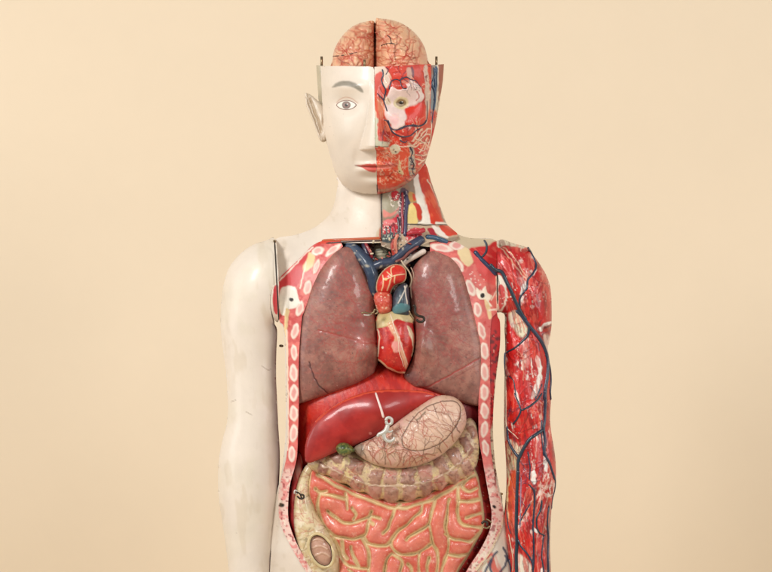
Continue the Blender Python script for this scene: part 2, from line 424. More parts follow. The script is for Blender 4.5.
def p_rim(P, R, left):
    x, y = P.X0, P.Y0
    P.blot((236,130,118), 6, .55, .1, .6, 2); P.blot((190,40,40), 4, .66, .06, .6, 9)
    s = lambda a: a if left else None
    if left:
        P.fill([(322,240),(300,259),(280,279),(279,290),(292,292),(303,275),(312,262),(318,250)], (206,52,56), soft=.7)
        P.fill([(345,238),(322,240),(316,244),(330,243.5),(345,243)], (206,60,36), soft=.5)
        P.fill([(309,252),(315,256),(313,266),(305,272),(303,266),(307,259)], (232,205,150), soft=.8)
        P.line([(306,262),(303,276),(300,288)], .6, (240,225,200)); P.line([(279,281),(292,268),(305,254),(313,247)], .6, (245,232,214))
        P.fill([(280,290),(286,286),(292,286),(297,290),(298,297),(300,303),(296,308),(289,309),(286,315),(281,314),(279,305)], (244,238,224), soft=.6, up=.0006)
        P.fill([(286,309),(290,311),(288,320),(287,345),(286,380),(284,380),(284,325)], (234,204,150), soft=.7)
        P.line([(286.8,330),(287.8,400),(287.6,450)], .9, (240,214,190))
        P.ell(291.4,299.7,2.1,2.1,(28,18,12), soft=.4)
    else:
        P.fill([(460,243),(470,250),(473,262),(466,266),(458,254)], (232,208,160), soft=.9)
        P.fill([(472,250),(498,262),(498,284),(484,280),(474,262)], (226,92,88), soft=1)
        P.fill([(477,288),(481,291),(485,286),(487,292),(492,296),(489,301),(492,306),(487,306),(485,300),(479,299),(476,294)], (246,236,214), soft=.5, up=.0005)
        P.fill([(484,299),(489,304),(492,316),(489,319),(486,308)], (236,206,156), soft=.6)
        P.ell(482.2,295.7,2.3,2.3,(24,16,12), soft=.4)
        P.line([(491,300),(497,290)], .6, (246,226,206)); P.line([(489,310),(497.5,309)], .9, (246,226,206)); P.line([(496.9,262),(497,310)], .8, (240,214,190))
        for i in range(26):
            P.ell(470+rng.rand()*14, 272+rng.rand()*22, .6, .5, (246,220,204), soft=.4)
    for r in R: rib_sec(P, *r)
    m = sstep(462, 478, y)
    n1 = fbm(x, y, 3.0, 21)
    P.mix(m * .9, (238,208,194)); P.mix(m * sstep(.5, .66, n1) * .8, (226,128,124)); P.mix(m * sstep(.7, .78, vn(x, y, 2.2, 33)) * .8, (150,60,62))
    P.mix(m * sstep(.62,.7, fbm(x, y, 5, 40)) * .7, (246,234,214))
    if left: P.ell(281.5,505,2.6,1.9,(74,56,30), soft=.5); P.ell(282.3,505.3,1.3,1.0,(18,12,8), soft=.3)
    else:
        P.ell(494.6,507,2.0,1.9,(18,12,10), soft=.4)
        P.line([(503,520),(500,532),(490,552),(476,570)], .9, (226,206,170)); P.line([(497,524),(494,536),(484,552),(472,568)], .5, (240,225,200))
lipfun = lambda x, y: 0*x + .0014
rimL = relief('cut_chest_edge', [tuple(q) for q in spline(out_L, False, 4)] + [tuple(q) for q in spline(in_L, False, 4)[::-1]], BY, BT, 0, M_cut, root, g=.8, smoothpts=False,
              paint=lambda P: p_rim(P, ribsL, True), base=(208,92,86), infl=f_body, extra=lipfun, wall=.02, wallcol=(128,32,30), label='cut edge of the chest wall on the pale side, with rib sections')
rimR = relief('cut_chest_edge', [tuple(q) for q in spline(out_R, False, 4)] + [tuple(q) for q in spline(in_R, False, 4)[::-1]], BY, BT, 0, M_cut, root, g=.8, smoothpts=False,
              paint=lambda P: p_rim(P, ribsR, False), base=(212,100,94), infl=f_body, extra=lipfun, wall=.02, wallcol=(128,32,30), label='cut edge of the chest wall on the flayed side, with rib sections')

# cavity lining
def p_cav(P):
    P.blot((96,18,20), 14, .5, .12, .8, 1); P.blot((186,44,38), 6, .66, .06, .6, 5)
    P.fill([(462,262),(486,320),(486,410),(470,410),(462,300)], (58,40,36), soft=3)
    P.blot((205,190,170), 2.0, .72, .03, .8, 6, box=[(458,262),(486,320),(486,400),(474,400)])
    P.blot((180,40,44), 2.6, .68, .03, .9, 9, box=[(458,262),(486,320),(486,400),(474,400)])
    P.fill([(335,236),(445,236),(440,262),(335,262)], (120,96,84), soft=2); P.blot((160,50,46), 4, .56, .06, .8, 12, box=[(335,236),(445,236),(440,262),(335,262)])
cav = relief('cavity_lining', [(335,236),(312,268),(294,300),(291,345),(290,400),(289,455),(283,480),(280,520),(290,555),(310,590),(350,625),(420,625),(462,590),(488,560),(500,530),(498,500),(488,460),(486,400),(487,345),(476,300),(462,264),(440,240)], .045, .0, .06, M_mus, root, g=1.5, paint=p_cav, base=(140,26,26))
# side walls lining
def wall_strip(P, col): pass
liner = relief('cavity_lining', [(296,455),(291.5,480),(289,498),(289,521),(296,542),(305,558),(318,580),(330,596),(340,590),(322,566),(310,548),(301,530),(297,512),(298,490),(303,470),(301,455)], -.014, .012, .04, M_mus, root, g=1.0,
               paint=lambda P: (P.blot((210,170,150), 8, .55, .1, .6, 4, ang=80), P.blot((120,20,24), 5, .6, .1, .9, 7, ang=75)), base=(166,38,38), label='dark red inner flank beside the ascending colon')
liner2 = relief('cavity_lining', [(468,400),(462,440),(462,470),(466,500),(464,530),(452,552),(438,580),(426,600),(436,606),(454,594),(471,568),(482,549.5),(490,532),(492.5,517),(489,493),(483.5,462),(480,440),(480,400)], -.004, .010, .03, M_mus, root, g=1.0,
               paint=lambda P: (P.blot((216,60,50), 7, .5, .1, .8, 4, ang=100), P.blot((110,20,26), 5, .64, .08, .8, 7), P.blot((236,200,180), 1.8, .78, .03, .9, 11)), base=(186,38,34), label='red inner flank beside the small intestine')

# brass seam strips, bolts and pins on the body
def seam(x0, y0, x1, y1, on, w=.9, col=M_dark, name='seam_strip'):
    return vessel(name, [(x0,y0),((x0+x1)/2,(y0+y1)/2),(x1,y1)], w, on, root, (60,50,40), mat=col, sink=-.4)

# ================================================================== ARMS
armL_poly = [(275,239),(266,240.5),(255,244),(246,249),(237,257),(229,268),(224,283),(221.5,300),(220.5,325),(223,350),(226,372),(227.6,400),(227,422),(222.5,440),(218.8,460),(218,482),(219,500),(222,520),(226,548),(229,572),(231,600),(233,650),(268,650),(270,600),(270.5,572),(271.5,545),(274,517),(277.6,494),(279,476),(279.3,452),(278,430),(276.6,400),(275.6,375),(276,350),(276.6,330),(273,322),(270.4,306),(271,293),(275,284),(278.2,281),(277.6,262)]
def ext_to(poly, f): return [f(p) for p in poly]
_a = spline(armL_poly, True, 4); _m = (_a[:, 0] > 269) & (_a[:, 1] < 324); _e = expand(_a, .5); _e[_m, 0] += 26
infl_AL = poisson(_e, 1.0)
def p_armL(P):
    x, y = P.X0, P.Y0
    P.blot((224,212,192), 20, .52, .15, .6, 2); P.blot((212,196,172), 9, .66, .07, .45, 8, ang=85)
    P.blot((150,128,108), 1.6, .91, .02, .4, 4); P.wear((206,186,160), 2.5, .6, seed=31, ang=85, st=4, cl=.64, a=.12)
    for a in ([(262,366),(268,370),(271,369)], [(246,412),(252,415)], [(231,402),(236,400)]): P.line(a, .35, (150,130,105), 0, .7)
    m = sstep(8, 0, np.abs(x - 274)) * sstep(540, 600, y)
    P.mix(m * .5, (214,186,150))
armL = relief('arm', armL_poly, .0, .048, .045, M_skin, root, g=1.0, paint=p_armL, base=(228,215,199), infl=infl_AL, warp=.2, label='smooth cream-white arm')
sliverL = relief('shoulder_section', [(278.3,281),(275,284),(271.5,292),(270.6,304),(273,316),(276,321.5),(278.6,320),(278.4,300)], .0, .048, .0, M_cut, armL, g=.5, base=(240,228,210), infl=infl_AL, extra=lambda x, y: 0*x+.0012, wall=-.02,
       paint=lambda P: P.fill([(277.6,285),(274.6,287),(272.8,295),(272.6,304),(274.4,312),(277.2,314),(277.8,300)], (214,72,76), soft=.5))
armR_poly = [(497.2,244),(497.4,241.2),(499.5,240),(503,239.5),(514,243.5),(527,247.5),(534,256),(541,266),(547,277),(550.6,289),(551.6,305),(551.5,326),(549.5,340),(548,348),(549.4,360),(551,376),(551,400),(550,418),(551.5,434),(554,448),(555.6,462),(556,482),(553,498),(551,516),(550,545),(551,572),(551,600),(549,650),(512,650),(510,600),(509.6,572),(506.5,545),(504.5,521),(506,500),(507,480),(506,455),(504.5,430),(504.6,400),(505,375),(505.6,346),(505,330),(505.4,316),(502,312.5),(499,312.3),(497.9,311.4),(497.8,308)]
_a = spline(armR_poly, True, 4); _m = (_a[:, 0] < 504) & (_a[:, 1] < 318); _e = expand(_a, .5); _e[_m, 0] -= 28
infl_AR = poisson(_e, 1.0)
z1 = lambda p: Z((490,230), 6.35, p)
z2 = lambda p: Z((490,310), 6.35, p)
z3 = lambda p: Z((490,390), 6.35, p)
z4 = lambda p: Z((490,470), 5.61, p)
def p_armR(P):
    x, y = P.X0, P.Y0
    P.blot((212,48,38), 9, .5, .12, .9, 3, ang=70, st=5); P.blot((158,22,28), 4.2, .60, .06, .8, 6, ang=72, st=6)
    B = lambda q, c, up, w: P.fill(q, c, soft=1.6, up=up, upw=w, a=.75)
    B(z1([(60,110),(130,180),(190,260),(215,330),(185,420),(120,300),(60,200)]), (206,40,38), .004, 9)
    B(z1([(110,110),(235,100),(285,220),(240,300),(170,210)]), (196,36,36), .004, 8)
    B(z1([(300,240),(350,280),(388,380),(385,560),(370,640),(300,600),(215,500),(230,350)]), (198,30,28), .006, 12)
    B(z2([(110,70),(170,190),(235,180),(250,300),(245,420),(262,572),(230,700),(150,720),(110,600),(112,300)]), (208,34,30), .006, 12)
    B(z2([(265,150),(320,230),(345,300),(330,430),(290,300)]), (190,32,30), .003, 6)
    B(z3([(160,100),(320,60),(325,180),(240,260),(190,330),(150,250)]), (206,28,24), .004, 9)
    B(z3([(250,320),(320,270),(335,400),(330,600),(270,640),(250,450)]), (190,34,34), .004, 8)
    B(z3([(370,250),(410,340),(425,572),(370,480),(352,330)]), (178,34,36), .003, 6)
    B(z4([(165,20),(225,10),(235,120),(200,200),(165,250)]), (190,34,34), .003, 7)
    B(z4([(160,340),(205,260),(238,300),(238,480),(205,470),(165,420)]), (204,34,26), .004, 8)
    B(z4([(275,270),(320,190),(325,300),(300,360),(262,340)]), (204,36,28), .003, 6)
    B(z4([(255,380),(290,380),(288,560),(260,640),(250,500)]), (200,38,30), .003, 6)
    B(z4([(298,380),(325,380),(322,600),(300,640)]), (184,30,30), .003, 5)
    # cream top of the shoulder
    P.fill([(496,238),(503,238),(516,243),(527,247),(520,248),(505,245),(498,248)], (208,196,170), soft=.6)
    # deltoid fascia: long cream septum lines
    P.line(z1([(70,115),(120,175),(170,240),(235,320)]), .65, (236,196,160), .0006)
    P.line(z1([(85,110),(145,160),(200,250),(240,300)]), .55, (232,186,150), .0006)
    P.blot((240,130,120), 3, .6, .06, .8, 8, box=z1([(60,150),(110,180),(190,290),(200,360),(120,300)]), ang=50)
    P.blot((240,200,180), 2.0, .74, .04, .8, 12, box=z1([(160,110),(260,110),(280,200),(220,260)]))
    # arm side of the shoulder section
    P.fill(z1([(45,300),(85,320),(108,380),(108,440),(85,500),(50,515)]), (240,222,206), soft=.5, up=.0006)
    P.fill(z1([(55,360),(75,345),(95,375),(98,430),(78,490),(58,500)]), (216,84,84), soft=.5)
    P.fill(z1([(48,290),(70,290),(80,320),(60,350),(48,345)]), (240,232,214), soft=.6)
    # white tendon islands
    for a in ([(205,345),(228,338),(232,370),(205,410),(190,408),(196,370)], [(205,425),(222,415),(215,440),(205,480),(192,470),(196,440)], [(250,305),(285,262),(300,240),(290,270),(262,305)]):
        P.fill(z1(a), (246,240,230), soft=.5, up=.0006)
    P.blot((232,150,130), 1.8, .70, .06, .6, 15, box=z1([(230,330),(300,260),(380,300),(385,560),(210,560)]), ang=82, st=4)
    # upper arm: biceps with cream tendon at the armpit
    P.fill(z2([(92,0),(100,40),(100,140),(98,260),(112,300),(104,0)]), (150,26,26), soft=.6)
    P.fill(z2([(122,20),(170,5),(210,50),(238,105),(225,160),(190,180),(150,140),(125,80)]), (232,226,196), soft=1.4, up=.0005)
    P.fill(z2([(108,90),(150,120),(190,180),(170,230),(115,270)]), (214,36,34), soft=2.2)
    P.fill(z2([(205,180),(235,180),(250,300),(240,360),(215,350),(200,260)]), (226,142,132), soft=2.5, a=.8)
    P.fill(z2([(245,150),(262,160),(285,240),(290,300),(262,300)]), (216,60,48), soft=.8)
    P.blot((244,226,212), 1.8, .68, .05, .9, 18, box=z2([(235,170),(270,240),(275,420),(240,420),(205,260)]), ang=85, st=5)
    P.fill(z2([(300,290),(325,330),(330,400),(320,470),(290,540),(262,572),(270,520),(300,430),(305,370),(285,320)]), (242,232,220), soft=.6, up=.0005)
    P.fill(z2([(300,125),(330,95),(385,70),(388,85),(340,110),(330,135)]), (244,238,228), soft=.5, up=.0006)
    P.fill(z2([(340,150),(388,170),(388,260),(365,280),(345,220)]), (232,214,196), soft=1.8, a=.8)
    P.line(z2([(345,115),(388,95)]), .6, (60,20,24))
    P.fill(z3([(340,0),(395,0),(392,220),(365,220),(345,120)]), (178,34,38), soft=1.2)
    # biceps tip / elbow fascia
    P.fill(z3([(110,20),(150,40),(160,140),(150,200),(120,230),(108,150)]), (218,36,28), soft=1)
    P.fill(z3([(160,0),(175,20),(190,75),(185,90),(165,60),(150,10)]), (244,236,226), soft=.5, up=.0005)
    P.fill(z3([(270,0),(310,0),(300,30),(262,60)]), (244,236,226), soft=.6, up=.0005)
    P.blot((240,140,120), 1.5, .66, .05, .9, 23, box=z3([(240,90),(330,50),(330,120),(280,150)]))
    P.fill(z3([(150,210),(235,170),(320,180),(325,235),(240,310),(195,350),(150,290)]), (210,28,24), soft=1.4)
    P.fill(z3([(125,325),(160,330),(185,360),(215,352),(190,420),(165,400)]), (238,230,196), soft=1.2, up=.0004)
    P.fill(z3([(105,340),(125,350),(175,420),(180,480),(170,572),(115,572),(108,450)]), (205,190,150), soft=1.0)
    P.blot((150,140,120), 3, .6, .06, .6, 26, box=z3([(105,360),(175,430),(170,572),(112,572)]), ang=80)
    # forearm
    P.fill(z3([(370,230),(415,360),(420,572),(350,572),(345,300)]), (196,44,46), soft=1.5)
    P.blot((240,206,190), 2.0, .66, .05, .8, 28, box=z3([(265,290),(400,230),(418,400),(418,600),(270,600),(250,420)]), ang=95, st=4)
    P.fill(z3([(345,425),(365,440),(360,520),(345,500)]), (246,240,232), soft=.5, up=.0005)
    P.fill(z3([(262,520),(290,520),(290,590),(265,590)]), (246,240,232), soft=.5, up=.0004)
    P.fill(z4([(108,30),(125,5),(148,20),(152,180),(148,260),(130,330),(105,300),(92,220),(95,110)]), (216,84,40), soft=.8)
    P.line(z4([(112,30),(100,100),(96,200),(108,290)]), .7, (238,214,160), .0006)
    P.blot((196,54,44), 3, .58, .06, .8, 31, box=z4([(108,30),(148,20),(150,260),(105,300)]), ang=85)
    P.fill(z4([(228,15),(255,10),(255,60),(232,65)]), (246,240,232), soft=.5, up=.0005)
    for a in ([(152,315),(178,300),(175,318),(158,335)], [(243,320),(268,348),(262,355),(245,342)], [(226,480),(242,476),(238,505),(228,510)], [(285,560),(300,552),(298,600),(286,600)]):
        P.fill(z4(a), (246,242,234), soft=.4, up=.0006)
    P.fill(z4([(150,470),(190,490),(230,540),(240,620),(240,800),(150,800),(148,560)]), (232,222,202), soft=1.6)
    P.fill(z4([(155,350),(210,270),(238,300),(238,480),(200,480),(165,430)]), (206,36,28), soft=.8)
    P.line(z4([(250,120),(225,200),(175,290),(160,350)]), .5, (236,200,170)); P.line(z4([(250,120),(245,200),(240,270)]), 1.2, (226,110,60), .0005)
    P.blot((244,210,196), 1.7, .64, .05, .9, 37, box=z4([(240,40),(350,30),(350,110),(280,190),(250,150)]), ang=110)
    for a in ([(330,60),(300,130),(265,200),(250,260)], [(340,120),(310,200),(290,260)], [(210,100),(190,180),(165,260)], [(330,230),(300,330),(290,420)], [(300,400),(290,500),(300,600)], [(268,350),(262,450),(272,572)]):
        P.line(z4(a), .45, (238,190,166), .0004, .8)
    P.fill(z4([(318,300),(340,180),(350,300),(340,600),(322,640)]), (150,150,140), soft=2, a=.7)
    P.wear(seed=3, th=.70, cl=.60, sc=2.2); P.wear(seed=9, ang=85, th=.60, cl=.63, st=4, sc=2.4); P.wear((120,16,24), 2.2, .56, seed=14, ang=80, st=8, cl=.42, a=.55); P.wear((230,96,80), 2.2, .57, seed=19, ang=84, st=8, cl=.42, a=.5)
    P.line([(505.3,318),(505.4,380),(505,440)], .8, (226,206,176))
    bx = spline(armR_poly, True, 3)
    for i in range(150):
        r = random.Random(i + 3000); x0 = 504 + r.random()*46; y0 = 246 + r.random()*330; L = r.uniform(14, 36); sl = (.35 if y0 < 320 else (-.08 if y0 < 430 else .18)) * (1 if x0 < 530 else -1) + r.uniform(-.06, .06)
        P.line([(x0, y0), (x0 + sl*L*.5 + r.uniform(-.8,.8), y0 + L*.5), (x0 + sl*L, y0 + L)], .38, [(120,12,18),(232,84,64),(140,16,20),(240,130,104)][i % 4], .0005 if i % 2 else -.0003, .55)
    for i in range(24):
        r = random.Random(i + 1200); P.branch(508 + r.random()*40, 255 + r.random()*320, r.choice((75,100,250,285)) + r.uniform(-25,25), r.uniform(14,34), .42, [(44,50,76),(110,14,20),(60,40,64),(120,16,22),(226,150,120)][i % 5], .0004, 2, 14, i+1300, bx, .85, step=2.4)
armR = relief('arm', armR_poly, .0, .048, .045, M_mus, root, g=.7, paint=p_armR, base=(180,26,24), infl=infl_AR, warp=.7, label='red muscle arm with painted veins and tendons')
BLUE = (40, 50, 72); BLUE2 = (50, 62, 84)
av = [
 (z1([(0,215),(30,250),(75,268),(105,330),(135,390),(165,460),(200,530),(230,572)]), 2.1, 2.1),
 (z1([(240,110),(262,150),(285,200),(292,235),(270,280),(240,320),(235,370),(205,405),(188,440),(190,500)]), 1.5, 1.1),
 (z2([(165,0),(205,40),(245,95),(290,150),(330,210),(355,275),(365,340),(362,420),(350,500),(345,572)]), 2.1, 2.6),
 (z2([(250,95),(240,160),(205,200),(160,240),(120,262),(95,280)]), 1.6, 1.0),
 (z2([(95,270),(92,330),(98,420)]), 1.0, .6),
 (z2([(350,280),(375,350),(385,440),(380,520),(385,572)]), 1.5, 1.5),
 (z2([(120,420),(150,450),(160,510),(170,572)]), .8, .8),
 (z2([(330,470),(310,520),(285,572)]), .8, .8),
 (z3([(345,0),(350,60),(348,130),(345,200),(340,250),(350,330),(345,400),(375,460),(395,520),(410,572)]), 2.3, 1.4),
 (z3([(340,250),(290,285),(250,315),(220,360),(195,410),(180,450),(178,520),(172,600)]), 2.0, 2.0),
 (z3([(110,230),(115,300),(130,350),(160,400),(185,430)]), 1.4, 1.9),
 (z3([(155,20),(180,80),(195,130),(175,180),(145,220)]), .9, 1.3),
 (z3([(330,20),(300,65),(250,105),(200,130)]), 1.1, 1.2),
 (z3([(240,390),(250,450),(255,500),(250,572)]), .9, .7),
 (z3([(330,190),(325,260),(330,330),(340,420)]), 1.1, .7),
 (z4([(158,0),(155,60),(152,140),(150,220),(148,320),(152,400),(148,480),(150,572),(150,700)]), 2.2, 2.2),
 (z4([(158,390),(175,430),(205,465),(228,500),(240,540),(242,640)]), 1.3, 1.0),
 (z4([(245,100),(250,160),(246,240),(240,320),(244,400),(245,480),(240,572)]), 1.1, 1.3),
 (z4([(290,170),(285,220),(262,270),(262,310),(275,350),(310,370)]), 1.3, .8),
 (z4([(330,200),(320,280),(325,380),(322,480),(325,572),(322,700)]), 1.3, 2.0),
 (z4([(352,10),(365,60),(362,110),(348,170),(345,220)]), 1.2, .8),
 (z4([(215,80),(235,100),(250,120)]), .9, .9),
 (z4([(225,190),(190,250),(160,310)]), .9, .6),
 (z4([(300,370),(292,440),(290,500),(300,560),(298,640)]), .9, 1.1),
 (z4([(95,230),(102,310),(118,360)]), 1.0, .6),
 (z4([(108,500),(118,572),(120,700)]), 1.2, 1.4)]
for i, (pts, r, r2) in enumerate(av):
    vessel('vein', pts, r*.85, [armR], armR, BLUE if i % 3 else (34, 52, 66), r2=r2*.85)
vessel('nerve', z4([(105,360),(118,430),(130,500),(128,572)]), .6, [armR], armR, (232,214,180))
vessel('nerve', z3([(103,0),(104,100),(106,230),(150,280),(180,310)]), .6, [armR], armR, (236,220,190), r2=.4)
vessel('nerve', z4([(175,40),(172,200),(168,330)]), .5, [armR], armR, (150,140,160))

vessel('vein', [(474.5,251),(479,257),(484,262),(490,268),(496.4,275)], 2.2, [rimR, shell], root, (44,62,92), label='blue vein crossing the shoulder')
vessel('vein', [(474,251),(478,254),(484,262),(491,266),(496.4,270.5)], 1.1, [rimR, shell], root, (60,66,90))
vessel('vein', [(484,240),(486.5,245),(486,252),(482,257)], 1.1, [rimR, shell], root, (60,72,84))
seam(274.6,240,278.8,320,[shell,rimL], .75); seam(497.1,247,497.6,304,[armR, shell], .7)
def bolt(x, y, r, on, parent=root, mat=M_metal, ln=2.0, name='bolt', dx=1.0, dy=0):
    return vessel(name, [(x-dx*ln, y-dy*ln), (x, y), (x+dx*ln, y+dy*ln)], r, on, parent, (140,120,90), mat=mat, sink=-.6, default=-.02)
bolt(274.6,241,1.6,[shell], ln=1.0, dy=1, dx=0); bolt(500,245.5,.9,[armR], ln=.8)
# ================================================================== HEAD
head_poly = spline([(319,50),(318.5,66),(321,100),(323.5,130),(329,152),(335,172),(342,184),(352,190.5),(364,193.6),(377,194.2),(390,192),(404,185),(415,177),(424,165),(430,147),(435,127),(439,106),(443,80),(444,64),(443,50),(425,22),(382,8),(338,22)], True, 4)
f_head = poisson(expand(head_poly, .7), 1.0)
HY, HT = .0, .102
def f_face(x, y):
    c = 375.0
    dx = np.abs(x - c)
    e = 0 * x
    # nose
    w = np.interp(y, [84,100,125,140,149], [5,5.5,8.5,13,15.2]); hh = np.interp(y, [80,98,115,135,146,149.4,150.4], [0,.0045,.013,.022,.027,.024,0])
    prof = np.clip(1 - (dx / w) ** 2.4, 0, 1) ** .8
    e += hh * prof
    # brow ridge and eye sockets
    for s in (-1, 1):
        ex = c + s * 29
        e -= .0100 * np.exp(-((x - ex) / 14) ** 2 - ((y - 104) / 9) ** 2)
        e += .0052 * np.exp(-((x - ex) / 19) ** 2 - ((y - 86) / 6) ** 2)
        e += .0035 * np.exp(-((x - (c + s * 33)) / 13) ** 2 - ((y - 134) / 13) ** 2)
        e -= .0025 * np.exp(-((x - (c + s * 19)) / 4) ** 2 - ((y - 160) / 9) ** 2)
    # lips and chin
    lw = np.clip(1 - (dx / 21) ** 2, 0, 1)
    e += .0050 * lw * np.exp(-((y - 164.5) / 2.6) ** 2) + .0055 * lw * np.exp(-((y - 170.3) / 3.0) ** 2)
    e -= .0030 * lw * np.exp(-((y - 167) / .9) ** 2)
    e -= .0030 * np.exp(-(dx / 12) ** 2 - ((y - 177) / 3) ** 2) ; e += .0030 * np.exp(-(dx / 13) ** 2 - ((y - 185) / 5) ** 2)
    e -= .0018 * np.exp(-(dx / 2.2) ** 2 - ((y - 157) / 4) ** 2)
    return e
fz = lambda p: Z((300,60), 8.17, p)
def p_face(P):
    x, y = P.X0, P.Y0
    P.blot((228,213,196), 16, .52, .15, .6, 2); P.blot((140,120,98), 1.6, .87, .02, .5, 4)
    # eyebrow (thin paint)
    P.fill(fz([(262,222),(290,192),(330,174),(380,170),(430,180),(475,200),(505,228),(518,262),(495,262),(465,240),(430,222),(380,214),(330,212),(290,222)]), (150,142,128), soft=1.0)
    P.blot((110,102,92), 1.2, .55, .1, .35, 7, box=fz([(280,215),(330,180),(430,185),(500,235),(495,258),(430,218),(330,208)]), ang=0)
    P.line(fz([(296,352),(330,320),(375,306),(425,315),(470,352)]), .38, (196,150,130), -.0003, .8)
    # lips
    P.fill([(356,165.3),(362,164.8),(369,163.6),(372,164),(376,163.8),(376,171.8),(370,171.6),(366,170),(361,167)], (206,86,74), soft=.45)
    P.line([(355,165.4),(362,166.2),(370,166.8),(376,166.6)], .4, (110,34,30), 0, .8)
white_out = [(320.6,66.2),(330,65.9),(350,66),(369,66.3),(373.2,67.2),(374.2,70),(374.6,110),(375,148),(376.2,151),(376.6,170),(377.2,194),(364,193.6),(352,190.5),(342,184),(335,172),(329,152),(324,130),(322,100)]
wpts = [tuple(q) for q in white_out]
face = relief('face', wpts, HY, HT, 0, M_skin, root, g=.7, paint=p_face, base=(224,211,195), infl=f_head, extra=f_face, wall=.012, smoothpts=False, warp=.2, label='smooth pale half of the face')
# eye
def p_eye(P, iris, sclera):
    cx, cy = P.cx, P.cy
    P.ell(cx, cy, 4.3, 3.9, (96,84,74), soft=.5); P.ell(cx, cy, 3.6, 3.3, iris, soft=.6); P.ell(cx, cy, 1.5, 1.5, (26,20,18), soft=.4)
    P.ell(cx+1.0, cy-1.0, .55, .5, (230,230,225), soft=.3)  # catchlight painted as a pale dot on the iris
def eye(cx, cy, w, h, base, iris, rimc, on, parent, lab=None):
    t = np.linspace(0, 2*math.pi, 25)[:-1]
    o = [(cx + w*math.cos(a), cy + h*math.sin(a)*abs(math.sin(a))**.35) for a in t]
    def pp(P):
        P.cx, P.cy = cx, cy; p_eye(P, iris, base)
        d = seg_near(P.X0, P.Y0, np.array(o), True)[0]
        P.mix(sstep(1.0, .3, d), rimc)
    e = relief('eye', o, HY - .0004, .0022, .0, M_org, parent, g=.4, paint=pp, base=base, warp=.1, smoothpts=False, tilt=lambda x, y: -(HT * f_head(x, y) ** .5 + f_face(x, y)))
    return e
eye(346.3, 105, 10.2, 4.9, (232,224,212), (138,112,104), (120,74,62), face, face)

